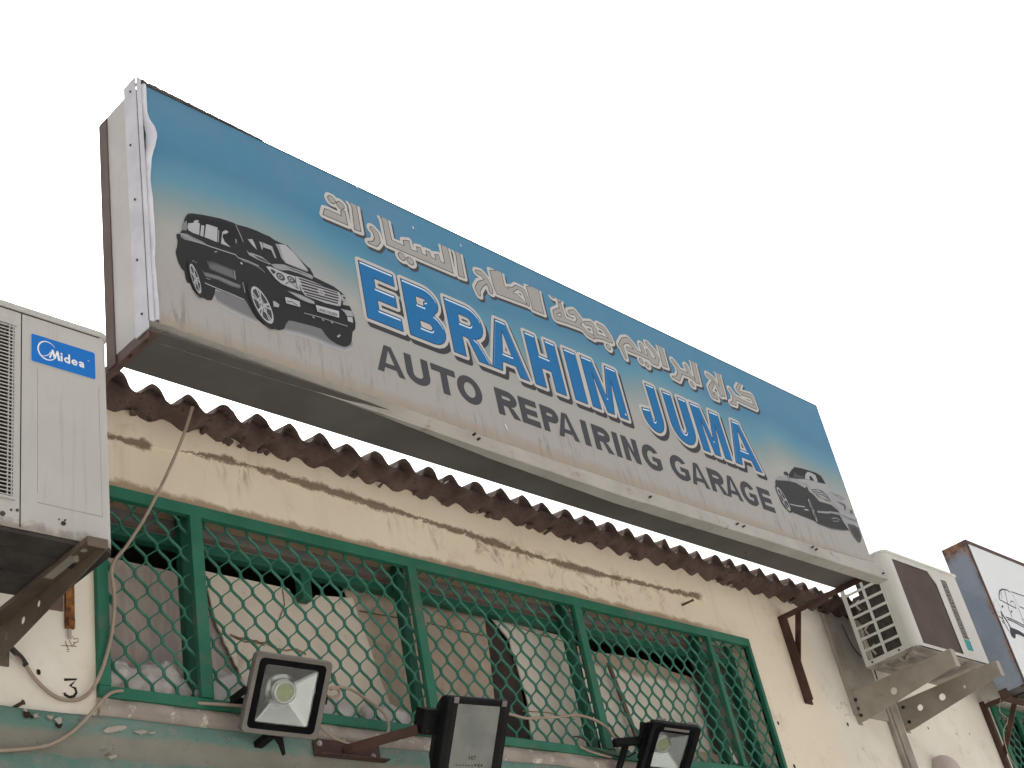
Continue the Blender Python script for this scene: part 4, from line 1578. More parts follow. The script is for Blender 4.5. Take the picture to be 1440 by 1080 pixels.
a.disc(K8, (212, 216), (28, 6), (-4, -24), 0, 1, .09, n=14)
a.line(K8, [(225, 235), (240, 275), (262, 300)], .006, .09)
# bonnet and lamp
a.poly(K8, [(440, 325), (540, 305), (600, 325), (676, 345), (700, 430), (730, 480), (790, 550), (700, 560), (600, 500), (520, 420)], .52)
a.poly(K8, [(508, 402), (545, 398), (620, 408), (690, 465), (742, 545), (690, 535), (600, 490), (540, 450)], .10)
a.poly(K8, [(522, 408), (600, 412), (680, 468), (728, 535), (640, 505), (560, 455)], .50)
a.line(K8, [(540, 425), (620, 440), (700, 500)], .006, .12)
a.line(K8, [(560, 450), (640, 470), (715, 520)], .005, .10)
a.line(K8, [(520, 420), (600, 505), (740, 560), (800, 590)], .006, .50)
a.poly(K8, [(575, 650), (700, 660), (720, 655), (820, 670), (850, 705), (830, 700), (740, 678), (700, 684), (580, 672)], .42)
a.line(K8, [(255, 572), (330, 590), (430, 604)], .006, .55)
a.poly(K8, [(420, 628), (465, 632), (480, 650), (430, 645)], .55)
a.line(K8, [(745, 740), (800, 735), (840, 760)], .006, .36)
a.line(K8, [(760, 770), (830, 775)], .005, .34)
# faded right side of the car
a.poly(K8, [(700, 430), (740, 420), (900, 560), (990, 670), (1040, 740), (1045, 830), (960, 800), (880, 745), (820, 640), (760, 560)], .47)
a.line(K8, [(735, 430), (800, 480), (870, 525)], .006, .25)
a.line(K8, [(780, 460), (830, 470), (900, 520)], .006, .30)
a.poly(K8, [(800, 535), (890, 572), (910, 600), (905, 650), (890, 640), (885, 595), (840, 570)], .16)
a.poly(K8, [(960, 640), (985, 640), (995, 690), (955, 680)], .20)
a.line(K8, [(830, 660), (900, 700), (1030, 735)], .006, .62)
a.line(K8, [(880, 700), (940, 740), (1045, 775)], .012, .28)
a.line(K8, [(870, 745), (950, 785), (1048, 825)], .007, .62)
a.poly(K8, [(930, 800), (1000, 815), (1060, 850), (1095, 950), (1085, 1015), (1062, 1022), (1020, 975), (965, 890)], .15)
a.poly(K8, [(960, 830), (1030, 850), (1065, 900), (1080, 990), (1030, 960), (985, 890)], .11)
a.line(K8, [(840, 700), (900, 800), (960, 890), (1000, 960)], .006, .60)
for (ctr, ux, uy) in (((182, 512), (62, 62), (-54, -128)), ((522, 645), (34, 55), (-46, -128))):
    a.disc(K8, ctr, ux, uy, 0, 1.15, .06)
    a.disc(K8, ctr, ux, uy, .80, 1, .52)
    for s in range(5):
        b0 = 90 + 72 * s
        a.disc(K8, ctr, ux, uy, .1, .85, .50, b0 - 11, b0 + 11, 4)
    a.disc(K8, ctr, ux, uy, 0, .22, .45, n=12)
obj('car_picture', a.mb, M['ink'], sign)
# bright scuffs
mb = MB()
for q, ln_ in (((712, 600), 7), ((502, 263), 3), ((581, 320), 3), ((648, 345), 3), ((880, 583), 3)):
    stroke2(mb, [(q[0] - ln_ * .3, q[1] - ln_ * .5), q, (q[0] + ln_ * .2, q[1] + ln_ * .5)], .006, L0 - .003, (.80, .80, .80))
objs('scuff', mb, M['ink'], sign)


# ------------------------------------------------------------------ steel brackets
def sign_bracket(name, label, X, ztop, zlow, reach, mat, w=.045, post=None, grp='rusty steel sign brackets', depth=.035, brace_to=-.30, brace_z=None, arm_z=None):
    t = thing(name, label, 'bracket', (X, 0, zlow), grp)
    mb = MB()
    mb.box(X, X + w, -.008, 0, zlow, ztop)
    mb.box(X, X + .006, -depth, -.008, zlow + .004, ztop)
    obj('wall_bar', mb, mat, t, bevel=.0015)
    az = ztop if arm_z is None else arm_z
    mb = MB()
    mb.box(X + .001, X + .007, -reach, -.0085, az - .032, az)
    mb.box(X + .0075, X + w - .002, -reach, -.0085, az - .006, az)
    obj('arm', mb, mat, t, bevel=.0015)
    if brace_z:
        mb = MB()
        mb.bar((X + .03, brace_to, az - .008), (X + .03, -.012, brace_z), .034, .008, (1, 0, 0))
        obj('brace', mb, mat, t, bevel=.001)
    if post:
        mb = MB()
        mb.box(X - .006, X - .001, post[0], post[0] + .045, az - .03, post[1])
        mb.box(X - .006, X + .03, post[0] + .0455, post[0] + .05, az - .03, post[1])
        obj('post', mb, M['post_brown'], t, bevel=.0015)
    mb = MB()
    for yy in (-reach + .05, -reach + .14):
        mb.cyl((X + .025, yy, az - .012), (X + .025, yy, az - .006), .008, 8)
    objs('bolt', mb, M['bolt'], t)
    return t


sign_bracket('sign_bracket', 'rusty brown steel bracket with a diagonal brace under the right end of the blue sign', 6.200, 4.073, 3.575, .610, M['brown_steel'], w=.075, depth=.055, brace_to=-.12, brace_z=3.78)
sb = sign_bracket('sign_bracket', 'brown angle bracket and post at the left end of the blue sign', 1.882, 4.0735, 3.40, .600, M['post_brown'], w=.05, post=(-.43, 5.098))
# the corroded foot of that bracket shows below the left air conditioner
mb = MB()
mb.box(1.938, 1.968, -.012, 0, 3.345, 3.50)
mb.box(1.942, 1.964, -.020, -.012, 3.350, 3.375)
obj('rusted_foot', mb, M['rust_bar'], sb, bevel=.002)
mb = MB()
mb.box(1.946, 1.956, -.0105, -.008, 3.31, 3.343)
obj('anchor_stub', mb, M['flake'], sb)
sign_bracket('sign_bracket', 'brown bracket with a bent wire at the right edge under the white sign', 8.425, 3.825, 3.30, .42, M['brown_steel'], w=.105, brace_to=-.25, brace_z=3.46, arm_z=3.806)

# ------------------------------------------------------------------ left air conditioner
ac = thing('air_conditioner', 'white air conditioner outdoor unit with a blue badge at the left edge', 'air conditioner', (1.36, -.38, 3.315), 'air conditioner outdoor units')
AX0, AX1, AY0, AY1, AZ0, AZ1 = .93, 1.778, -.55, -.22, 3.322, 4.030


def rrect(x0, x1, z0, z1, r, n=6):
    out = []
    for (cx, cz, a0) in ((x1 - r, z1 - r, 0), (x0 + r, z1 - r, 90), (x0 + r, z0 + r, 180), (x1 - r, z0 + r, 270)):
        out += [(cx + r * math.cos(math.radians(a0 + 90 * i / n)), cz + r * math.sin(math.radians(a0 + 90 * i / n))) for i in range(n + 1)]
    return out


# body shell, seen from above a rounded rectangle
mb = MB()
ring = rrect(AX0 + .002, AX1, AY0, AY1, .028, 6)
GX0, GX1, GZ0, GZ1 = .985, 1.482, 3.405, 3.965
zs = [AZ0, GZ0, GZ1, AZ1 - .010]
nr = len(ring)
b0 = mb.add([(x, y, z) for z in zs for x, y in ring])
# the long front edge of the ring runs from index 3n+... find the front segment
fs = [i for i in range(nr) if abs(ring[i][1] - AY0) < 1e-6 and abs(ring[(i + 1) % nr][1] - AY0) < 1e-6][0]
for lv in range(3):
    for i in range(nr):
        if i == fs:
            continue
        mb.faces(b0, [(lv * nr + i, lv * nr + (i + 1) % nr, (lv + 1) * nr + (i + 1) % nr, (lv + 1) * nr + i)])
xa, xb = ring[fs][0], ring[(fs + 1) % nr][0]
for (x0, x1, z0, z1) in ((xa, xb, AZ0, GZ0), (xa, xb, GZ1, AZ1 - .010), (xa, GX0, GZ0, GZ1), (GX1, 1.5015, GZ0, GZ1), (1.5045, xb, GZ0, GZ1)):
    mb.face([(x0, AY0, z0), (x1, AY0, z0), (x1, AY0, z1), (x0, AY0, z1)])
body_o = obj('body', mb, M['ac_white'], ac, smooth=False)
mb = MB()
mb.box(1.5015, 1.5045, AY0 - .0006, AY0 + .01, AZ0 + .005, AZ1 - .012)
mb.box(AX0 + .03, AX1 - .03, AY0 - .0008, AY0 + .01, AZ1 - .0135, AZ1 - .0102)
objs('seam', mb, M['hole'], body_o)
mb = MB()
ring2 = rrect(AX0 - .004, AX1 + .004, AY0 - .006, AY1 + .004, .030, 6)
mb.prism([(x, y, AZ1 - .0098) for x, y in ring2], (0, 0, .020))
mb.prism([(x, y, AZ1 + .0103) for x, y in rrect(AX0 + .02, AX1 - .02, AY0 + .02, AY1 - .02, .03, 6)], (0, 0, .006))
obj('top_cover', mb, M['ac_white'], ac, bevel=.003)
mb = MB()
mb.prism([(x, y, AZ0 - .012) for x, y in rrect(AX0, AX1 + .001, AY0 + .002, AY1, .03, 6)], (0, 0, .0115))
mb.box(AX0 + .1, AX1 - .06, AY0 + .09, AY0 + .12, AZ0 - .018, AZ0 - .0122)
mb.cyl((1.52, -.42, AZ0 - .016), (1.52, -.42, AZ0 - .0122), .05, 20)
mb.box(AX0 + .1, 1.64, AY0 + .2, AY0 + .21, AZ0 - .016, AZ0 - .0122)
obj('base_pan', mb, M['ac_dark'], ac)
# access panel outline
mb = MB()
g0 = rrect(1.552, 1.742, 3.412, 3.84, .006, 3)
stl = [(1.552, 3.44), (1.552, 3.84)], [(1.552, 3.412), (1.742, 3.412)], [(1.742, 3.412), (1.742, 3.84)]
for (p, q) in stl:
    w = .0012 if p[1] == q[1] else .0005
    mb.box(min(p[0], q[0]) - w, max(p[0], q[0]) + w, AY0 - .0005, AY0 + .003, min(p[1], q[1]) - w, max(p[1], q[1]) + w)
objs('panel_groove', mb, M['galv'], body_o)
mb = MB()
for (X, Z, r) in ((1.625, 3.365, .0065), (1.612, 3.374, .002), (1.630, 3.376, .0025), (1.455, 3.356, .007), (1.478, 3.372, .003), (1.495, 3.375, .004)):
    mb.cyl((X, AY0 - .003, Z), (X, AY0 + .002, Z), r, 10)
objs('screw', mb, M['bolt'], body_o)
# fan guard of thin wires
mb = MB()
z = GZ0 + .006
i = 0
while z < GZ1 - .004:
    mb.box(GX0, GX1 - .002, AY0 - .007, AY0 - .0045, z, z + .0028)
    z += .0118
for X in list(np.arange(GX0 + .02, GX1, .047)) + [GX1 - .018]:
    mb.box(X, X + .003, AY0 - .0042, AY0 - .001, GZ0 + .002, GZ1 - .002)
for (x0, x1, z0, z1) in ((GX0 - .004, GX1 + .004, GZ0 - .004, GZ0 + .003), (GX0 - .004, GX1 + .004, GZ1 - .003, GZ1 + .004)):
    mb.box(x0, x1, AY0 - .008, AY0 - .0005, z0, z1)
obj('fan_guard', mb, M['ac_white'], ac)
mb = MB()
mb.box(GX0 - .01, GX1 + .01, AY0 + .20, AY0 + .21, GZ0 - .01, GZ1 + .01)
mb.box(GX1 + .006, GX1 + .010, AY0 + .0005, AY0 + .20, GZ0 - .01, GZ1 + .01)
obj('coil', mb, M['coil'], ac)
mb = MB()
cx, cz = (GX0 + GX1) / 2, (GZ0 + GZ1) / 2
mb.cyl((cx, AY0 + .04, cz), (cx, AY0 + .10, cz), .06, 20)
for s in range(3):
    an = [2 * math.pi * s / 3 + d_ for d_ in (0, .35, .7, 1.05, 1.4)]
    for p, q in zip(an[:-1], an[1:]):
        f = lambda r, t, yo: (cx + r * math.cos(t), AY0 + .05 + yo, cz + r * math.sin(t))
        y0_, y1_ = .05 * (p - an[0]) / 1.4, .05 * (q - an[0]) / 1.4
        mb.face([f(.05, p, y0_), f(.235, p, y0_), f(.235, q, y1_), f(.05, q, y1_)])
obj('fan', mb, M['ac_dark'], ac)
# badge
BX0, BX1, BZ0, BZ1 = 1.532, 1.732, 3.862, 3.957
mb = MB()
mb.prism([(x, AY0 - .0006, z) for x, z in rrect(BX0 - .0025, BX1 + .0025, BZ0 - .0025, BZ1 + .0025, .008, 4)], (0, -.0008, 0))
bad = obj('badge', mb, M['case_white'], ac)
mb = MB()
mb.face([(x, AY0 - .0017, z) for x, z in rrect(BX0, BX1, BZ0, BZ1, .006, 4)][::-1], 0, (.020, .170, .560))
fy = AY0 - .0021
WH = (.80, .82, .84)
cx, cz, rx, rz = 1.580, 3.912, .030, .033
for i in range(40):
    t0, t1 = math.radians(35 + 320 * i / 40), math.radians(35 + 320 * (i + 1) / 40)
    f0, f1 = i / 40, (i + 1) / 40
    w0, w1 = .0009 + .0038 * math.sin(math.pi * f0) ** .8, .0009 + .0038 * math.sin(math.pi * f1) ** .8
    pt = lambda t, w: (cx + (rx - w) * math.cos(t), fy, cz + (rz - w) * math.sin(t))
    mb.face([pt(t0, 0), pt(t1, 0), pt(t1, w1), pt(t0, w0)], 0, WH)
FB = Field(1.575, 1.715, 3.880, 3.935, .0006)
for pts_, r_ in (([(1.5885, 3.892), (1.597, 3.9185)], .0026), ([(1.597, 3.9185), (1.6035, 3.895)], .0034), ([(1.6035, 3.895), (1.612, 3.9185)], .0026), ([(1.612, 3.9185), (1.6165, 3.892)], .0034),
                 ([(1.6245, 3.892), (1.6245, 3.908)], .0029), ([(1.6245, 3.9165)], .0032),
                 ([(1.6485, 3.892), (1.6485, 3.920)], .0029), ([(1.6485, 3.904), (1.643, 3.9075), (1.637, 3.9055), (1.6345, 3.900), (1.637, 3.8945), (1.643, 3.8925), (1.6485, 3.8955)], .0026),
                 ([(1.6585, 3.900), (1.6725, 3.900), (1.671, 3.9050), (1.6655, 3.9078), (1.660, 3.9055), (1.6575, 3.900), (1.660, 3.8945), (1.6655, 3.8922), (1.6715, 3.894)], .0024),
                 ([(1.6815, 3.9055), (1.687, 3.9078), (1.692, 3.9055), (1.693, 3.892)], .0027), ([(1.693, 3.900), (1.686, 3.9005), (1.6815, 3.8965), (1.6845, 3.8925), (1.6925, 3.8955)], .0024)):
    FB.stroke(pts_, r_)
fill(mb, FB, FB.d, fy - .0002, WH)
text_on(mb, '\u00ae', (1.7075, fy, 3.9185), (.005, 0, 0), (0, 0, .0045), 1, (0, -.0001, 0), WH, .0)
stroke_pts = [(1.562, 3.889), (1.574, 3.892), (1.584, 3.899), (1.591, 3.912)]
for i in range(3):
    p, q = stroke_pts[i], stroke_pts[i + 1]
    mb.face([(p[0], fy - .0002, p[1] - .0006 * (i + 1)), (q[0], fy - .0002, q[1] - .0008 * (i + 1)), (q[0], fy - .0002, q[1] + .0008 * (i + 1)), (p[0], fy - .0002, p[1] + .0006 * (i + 1))], 0, WH)
obj('badge_print', mb, M['ink'], bad)


# ------------------------------------------------------------------ wall arms of the air conditioners
def ac_arm(label, X, ztop, reach, h0, h1, mat, holes, flange, sgn, grp, tip_slope=0.0, screws=()):
    t = thing('air_conditioner_bracket', label, 'bracket', (X, 0, ztop - h0), grp)
    # plate with round holes: filled from a distance field
    F_ = Field(-reach - .02, .02, ztop - h0 - .02, ztop + .02, .0025)
    d_ = sd_poly(F_.X, F_.Z, [(0, ztop), (0, ztop - h0), (-.05, ztop - h0), (-reach, ztop - h1), (-reach, ztop)])
    for (yy, zz, r) in holes:
        d_ = np.maximum(d_, r - np.hypot(F_.X - yy, (F_.Z - zz)))
    tmp = MB()
    fill(tmp, F_, d_, 0, None)
    mb = MB()
    for s_, rev in ((0, False), (.004, True)):
        for f_ in tmp.f:
            pts = [(X + s_, tmp.v[i][0], tmp.v[i][2]) for i in f_]
            mb.face(pts[::-1] if rev else pts)
    # rims
    for (yy, zz, r) in holes:
        an = [2 * math.pi * j / 18 for j in range(19)]
        for p, q in zip(an[:-1], an[1:]):
            mb.face([(X, yy + r * math.cos(p), zz + r * math.sin(p)), (X, yy + r * math.cos(q), zz + r * math.sin(q)), (X + .004, yy + r * math.cos(q), zz + r * math.sin(q)), (X + .004, yy + r * math.cos(p), zz + r * math.sin(p))])
    ol = [(0, ztop), (0, ztop - h0), (-.05, ztop - h0), (-reach, ztop - h1), (-reach, ztop)]
    for p, q in zip(ol, ol[1:] + ol[:1]):
        mb.face([(X, p[0], p[1]), (X, q[0], q[1]), (X + .004, q[0], q[1]), (X + .004, p[0], p[1])])
    obj('plate', mb, mat, t)
    mb = MB()
    if flange > 0:
        x0, x1 = (X - flange, X - .0003) if sgn < 0 else (X + .0043, X + flange)
        mb.box(x0, x1, -reach, -.03, ztop - .004, ztop - .0002)
        if sgn < 0:
            mb.box(x0, x0 + .004, -reach, -.03, ztop - .014, ztop - .0045)
        else:
            mb.box(x1 - .004, x1, -reach, -.03, ztop - .014, ztop - .0045)
        # end cap
        mb.box(min(x0, X), max(x1, X + .004), -reach - .004, -reach - .0004, ztop - h1, ztop)
    obj('flange', mb, mat, t)
    mb = MB()
    mb.box(X + .0043, X + .045, -.005, -.0002, ztop - h0 - .005, ztop + .01)
    obj('wall_plate', mb, mat, t)
    mb = MB()
    for (yy, zz) in screws:
        mb.cyl((X - .008, yy, zz), (X - .0003, yy, zz), .010, 8)
    if screws:
        objs('bolt', mb, M['bolt'], t)
    return t


grpA = 'perforated steel arms under the air conditioners'
al = ac_arm('brown perforated steel arm under the left air conditioner', 1.716, 3.3085, .605, .105, .028, M['arm_brown'],
            [(-.253, 3.279, .0105), (-.166, 3.266, .012), (-.077, 3.258, .0135)], .055, -1, grpA)
copy_thing(al, (-.62, 0, 0), 'brown steel arm under the far left side of the left air conditioner')
mb = MB()
mb.box(1.672, 1.700, -.50, -.36, 3.302, 3.3035)
mb.cyl((1.690, -.50, 3.290), (1.690, -.50, 3.3045), .007, 10)
mb.cyl((1.690, -.54, 3.302), (1.690, -.54, 3.3042), .009, 10)
obj('foot_bolt', mb, M['galv'], al)
ac_arm('grey galvanised arm under the near side of the right air conditioner', 6.708, 3.690, .650, .175, .095, M['galv'],
       [(-.267, 3.602, .020)], .05, 1, grpA, screws=((-.035, 3.640), (-.035, 3.550), (-.03, 3.59)))
ac_arm('grey galvanised arm under the far side of the right air conditioner, by the joint strip', 7.254, 3.695, .652, .175, .085, M['galv'],
       [(-.133, 3.617, .018), (-.283, 3.624, .020), (-.431, 3.628, .010)], .05, 1, grpA, screws=((-.035, 3.655), (-.04, 3.565)))

# ------------------------------------------------------------------ right air conditioner
ac2 = thing('air_conditioner', 'cream air conditioner outdoor unit with a brown fan screen right of the blue sign', 'air conditioner', (7.0, -.38, 3.70), 'air conditioner outdoor units')
BX0_, BX1_, BY0, BY1, BZ0_, BZ1_ = 6.575, 7.445, -.55, -.225, 3.738, 4.292
mb = MB()
r = .045
# front wrap: left edge rounds into the front
prof = [(BX0_, BY0 + .072)] + [(BX0_ + r - r * math.cos(t), BY0 + r - r * math.sin(t)) for t in [math.pi / 2 * i / 6 for i in range(7)]] + \
       [(BX1_ - .02, BY0)] + [(BX1_ - .02 + .02 * math.sin(t), BY0 + .02 - .02 * math.cos(t)) for t in [math.pi / 2 * i / 4 for i in range(1, 5)]] + [(BX1_, BY1)]
for (p, q) in zip(prof[:-1], prof[1:]):
    if abs(p[1] - BY0) < 1e-6 and abs(q[1] - BY0) < 1e-6:
        sx0, sx1, sz0, sz1 = 6.655, 7.125, 3.758, 4.262
        for (x0, x1, z0, z1) in ((p[0], q[0], BZ0_, sz0), (p[0], q[0], sz1, BZ1_), (p[0], sx0, sz0, sz1), (sx1, q[0], sz0, sz1)):
            mb.face([(x0, BY0, z0), (x1, BY0, z0), (x1, BY0, z1), (x0, BY0, z1)])
    else:
        mb.face([(p[0], p[1], BZ0_), (q[0], q[1], BZ0_), (q[0], q[1], BZ1_), (p[0], p[1], BZ1_)])
obj('body', mb, M['ac_cream'], ac2)
mb = MB()
mb.prism([(x, y, BZ1_ + .0005) for x, y in [(BX0_ - .004, BY1), (BX0_ - .004, BY0 + .045), (BX0_ + .012, BY0 + .012), (BX0_ + .045, BY0 - .005), (BX1_ + .004, BY0 - .005), (BX1_ + .004, BY1)]], (0, 0, .018))
obj('top_cover', mb, M['ac_cream'], ac2, bevel=.004)
mb = MB()
mb.box(BX0_ + .006, BX1_ - .004, BY0 + .008, BY1, BZ0_ - .006, BZ0_ - .0005)
mb.box(BX0_ + .02, BX1_ - .3, BY0 + .05, BY0 + .075, BZ0_ - .03, BZ0_ - .0065)
mb.box(BX0_ + .05, BX1_ - .3, BY0 + .14, BY0 + .155, BZ0_ - .022, BZ0_ - .0065)
mb.box(BX0_ + .02, BX1_ - .3, BY0 + .24, BY0 + .26, BZ0_ - .026, BZ0_ - .0065)
mb.tube([(6.62, -.46, 3.728), (6.68, -.40, 3.722), (6.70, -.33, 3.73)], .008, 6)
obj('base_pan', mb, M['joint'], ac2)
# side cage
mb = MB()
y_r, y_m, y_f = BY1 - .012, -.362, BY0 + .073
for (y0_, y1_) in ((y_r - .012, y_r + .012), (y_m - .0082, y_m + .0082), (y_f, y_f + .012)):
    mb.box(BX0_ - .003, BX0_ + .003, y0_, y1_, BZ0_, BZ1_)
rows = 8
for i in range(rows + 1):
    zz = lerp(BZ0_ + .022, BZ1_ - .01, i / rows)
    hh = .024 if i == 0 else .009
    mb.box(BX0_ - .0024, BX0_ + .0024, y_f + .0122, y_m - .0082, zz - hh, zz + .006)
    mb.box(BX0_ - .0024, BX0_ + .0024, y_m + .0082, y_r - .0122, zz - hh, zz + .005)
cg = obj('side_cage', mb, M['ac_cream'], ac2, bevel=.0008)
mb = MB()
for (yy) in (-.27, -.44):
    mb.cyl((BX0_ - .007, yy, BZ0_ + .012), (BX0_ - .003, yy, BZ0_ + .012), .006, 8)
objs('screw', mb, M['bolt'], cg)
mb = MB()
mb.box(BX0_ + .020, BX0_ + .028, BY0 + .06, -.318, BZ0_, BZ1_ - .002)
mb.box(BX0_ + .020, BX0_ + .028, -.3175, -.272, BZ0_, 4.13)
mb.box(BX0_ + .0285, BX1_ - .05, -.326, -.318, BZ0_, BZ1_ - .002)
mb.box(7.14, 7.15, BY0 + .005, -.33, BZ0_, BZ1_ - .002)
obj('coil', mb, M['coil'], ac2)
mb = MB()
for zz in (4.25, 4.1, 3.95, 3.84):
    mb.tube([(BX0_ + .012, -.312, zz), (BX0_ + .004, -.29, zz - .02), (BX0_ + .012, -.300, zz - .055)], .006, 6)
mb.tube([(BX0_ + .01, -.27, 3.95), (BX0_ + .006, -.26, 3.85), (BX0_ + .02, -.25, 3.76)], .007, 6)
objs('pipe_bend', mb, M['galv'], ac2, smooth=True)
# fan screen with two cut corners
mb = MB()
scr = [(6.655, 3.758), (7.06, 3.758), (7.125, 3.83), (7.125, 4.262 - .05), (7.085, 4.262), (6.655, 4.262)]
scr = [(6.655, 3.758), (7.110, 3.758), (7.125, 3.80), (7.125, 4.195), (7.070, 4.262), (6.655, 4.262)]
mb.prism([(x, BY0 + .004, z) for x, z in scr], (0, .003, 0))
obj('fan_screen', mb, M['ac_mesh'], ac2)
mb = MB()
mb.prism([(7.070, BY0 - .0004, 4.2625), (7.1255, BY0 - .0004, 4.2625), (7.1255, BY0 - .0004, 4.195)], (0, .004, 0))
obj('corner_fillet', mb, M['ac_cream'], ac2)
# vertical brand print: pale letters on a dark ribbon, teal bars at its foot
mb = MB()
fy = BY0 - .0010
nx0, nx1, nz0, nz1 = 7.205, 7.275, 3.795, 4.235
mb.face([(nx0, fy, nz0 + .07), (nx1, fy, nz0 + .07), (nx1, fy, nz1), (nx0, fy, nz1)], 0, (.17, .15, .135))
text_on(mb, 'rotarcool', (nx0 + .008, fy, nz1 - .006), (0, 0, -(nz1 - nz0 - .08)), (.072, 0, 0), 1, (0, -.0004, 0), (.50, .47, .43), .0)
text_on(mb, 'rotarcool', (nx0 + .0095, fy, nz1 - .004), (0, 0, -(nz1 - nz0 - .08)), (.072, 0, 0), 1, (0, -.0006, 0), (.06, .05, .048), -.008)
for X in (7.262, 7.318):
    pass
mb.face([(nx0, fy, nz0), (nx1 + .002, fy, nz0), (nx1 + .002, fy, nz0 + .066), (nx0, fy, nz0 + .066)], 0, (.03, .22, .24))
for i in range(3):
    xx = nx0 + .008 + i * .018
    mb.face([(xx, fy - .0004, nz0 + .002), (xx + .008, fy - .0004, nz0 + .002), (xx + .008, fy - .0004, nz0 + .064), (xx, fy - .0004, nz0 + .064)], 0, (.10, .40, .42))
obj('brand_print', mb, M['ink'], ac2)

# ------------------------------------------------------------------ neighbour's sign at the right edge
s2 = thing('shop_sign', 'white sign box with rusted blue-grey side and a line drawing of a van', 'shop sign', (9.5, -.31, 3.78))
TX, TY, TYr, TZ0, TZ1 = 8.245, -.40, -.222, 3.778, 4.790
mb = MB()
mb.box(TX, TX + .004, TY + .002, TYr, TZ0, TZ1)
objs('side_panel', mb, M['blue_steel'], s2)
mb = MB()
mb.box(TX + .0045, 11.0, TY + .012, TYr, TZ0 + .004, TZ0 + .008)
mb.box(TX + .0045, 11.0, TYr - .004, TYr, TZ0 + .0085, TZ1 - .012)
mb.box(TX + .0045, 11.0, TY + .012, TYr, TZ1 - .011, TZ1 - .007)
objs('case_panel', mb, M['underside'], s2)
mb = MB()
mb.box(TX - .002, TX + .020, TY - .004, TY + .0015, TZ0, TZ1)
mb.box(TX + .0205, 11.0, TY - .004, TY + .0015, TZ1 - .028, TZ1)
mb.box(TX + .0205, 11.0, TY - .004, TY + .0015, TZ0, TZ0 + .022)
objs('frame', mb, M['brown_steel'], s2, bevel=.001)
mb = MB()
mb.box(TX + .0205, 11.0, TY - .001, TY + .0005, TZ0 + .0225, TZ1 - .0285)
obj('printed_face', mb, M['white_panel'], s2)
mb = MB()
mb.box(TX - .004, 11.0, TYr - .06, TYr, TZ0 - .045, TZ0 - .0385)
mb.box(TX - .004, TX + .004, TYr - .06, TYr, TZ0 - .038, TZ0 + .02)
mb.box(TX - .004, 11.0, TY - .002, TY + .03, TZ0 - .010, TZ0 - .0005)
objs('bottom_angle', mb, M['brown_steel'], s2)
KV = crop(1380, 820, 10.8)
VY = TY - .0016
mb = MB()
INK = (.055, .06, .075)


def vline(pts, w):
    global VY
    stroke2(mb, [KV(*p) for p in pts], w, VY, INK)
    VY -= .00006


vline([(275, 250), (268, 180), (278, 120), (320, 92), (390, 105), (440, 140)], .010)
vline([(275, 250), (340, 285), (440, 335), (530, 385)], .009)
vline([(300, 130), (300, 180), (318, 235)], .005)
vline([(352, 100), (380, 220), (420, 400), (470, 525)], .007)
vline([(455, 130), (640, 195), (900, 280)], .008)
vline([(470, 160), (520, 260), (560, 350)], .004)
vline([(575, 355), (650, 385), (900, 470)], .008)
vline([(445, 300), (455, 270), (500, 290), (515, 330), (530, 380), (460, 350)], .007)
vline([(560, 380), (600, 480), (640, 590), (650, 610)], .006)
vline([(375, 515), (460, 545), (648, 640), (900, 740)], .009)
vline([(400, 550), (480, 580), (648, 670), (900, 775)], .009)
vline([(630, 545), (720, 575)], .006)
vline([(295, 420), (330, 490), (400, 590), (440, 670), (455, 740)], .018)
vline([(300, 430), (325, 540), (370, 640), (420, 730)], .010)
vline([(245, 430), (262, 450)], .006)
vline([(265, 500), (320, 540), (350, 590)], .009)
vline([(310, 570), (350, 610), (385, 660)], .009)
vline([(180, 270), (205, 345)], .003)
vline([(205, 240), (245, 285)], .003)
vline([(250, 300), (310, 400)], .003)
for q, r_ in (((322, 355), 16), ((460, 432), 14)):
    mb.face([P(*KV(q[0] + r_ * .8 * math.cos(-t), q[1] + r_ * 1.3 * math.sin(-t)), VY) for t in [2 * math.pi * i / 12 for i in range(12)]], 0, INK)
    VY -= .00006
mb.face([P(*KV(*q), VY) for q in ((440, 670), (500, 690), (570, 720), (660, 780), (900, 880), (900, 920), (640, 815), (560, 775), (520, 775), (522, 830), (500, 842), (460, 800), (440, 750))], 0, INK)
obj('van_drawing', mb, M['ink'], s2)


# ------------------------------------------------------------------ floodlights
def frame_of(center, yaw, pitch, roll):
    return Matrix.Translation(center) @ Matrix.Rotation(yaw, 4, 'Z') @ Matrix.Rotation(pitch, 4, 'X') @ Matrix.Rotation(roll, 4, 'Y')


def ring_face(mb, outer, inner, y, mi=0):
    k_ = len(outer)
    n_ = mb.add([(x, y, z) for x, z in outer] + [(x, y, z) for x, z in inner])
    mb.faces(n_, [(i, (i + 1) % k_, (i + 1) % k_ + k_, i + k_) for i in range(k_)], mi)


def loft(mb, secs, mi=0, cap=False):
    """secs: list of (outline, y)"""
    k_ = len(secs[0][0])
    n_ = mb.add([(x, y, z) for o_, y in secs for x, z in o_])
    for s_ in range(len(secs) - 1):
        mb.faces(n_ + s_ * k_, [(i, (i + 1) % k_, (i + 1) % k_ + k_, i + k_) for i in range(k_)], mi)
    if cap:
        mb.faces(n_ + (len(secs) - 1) * k_, [tuple(range(k_))], mi)


def rr(w, h, r, n=5):
    return rrect(-w / 2, w / 2, -h / 2, h / 2, r, n)


grpF = 'floodlights along the beam under the window'


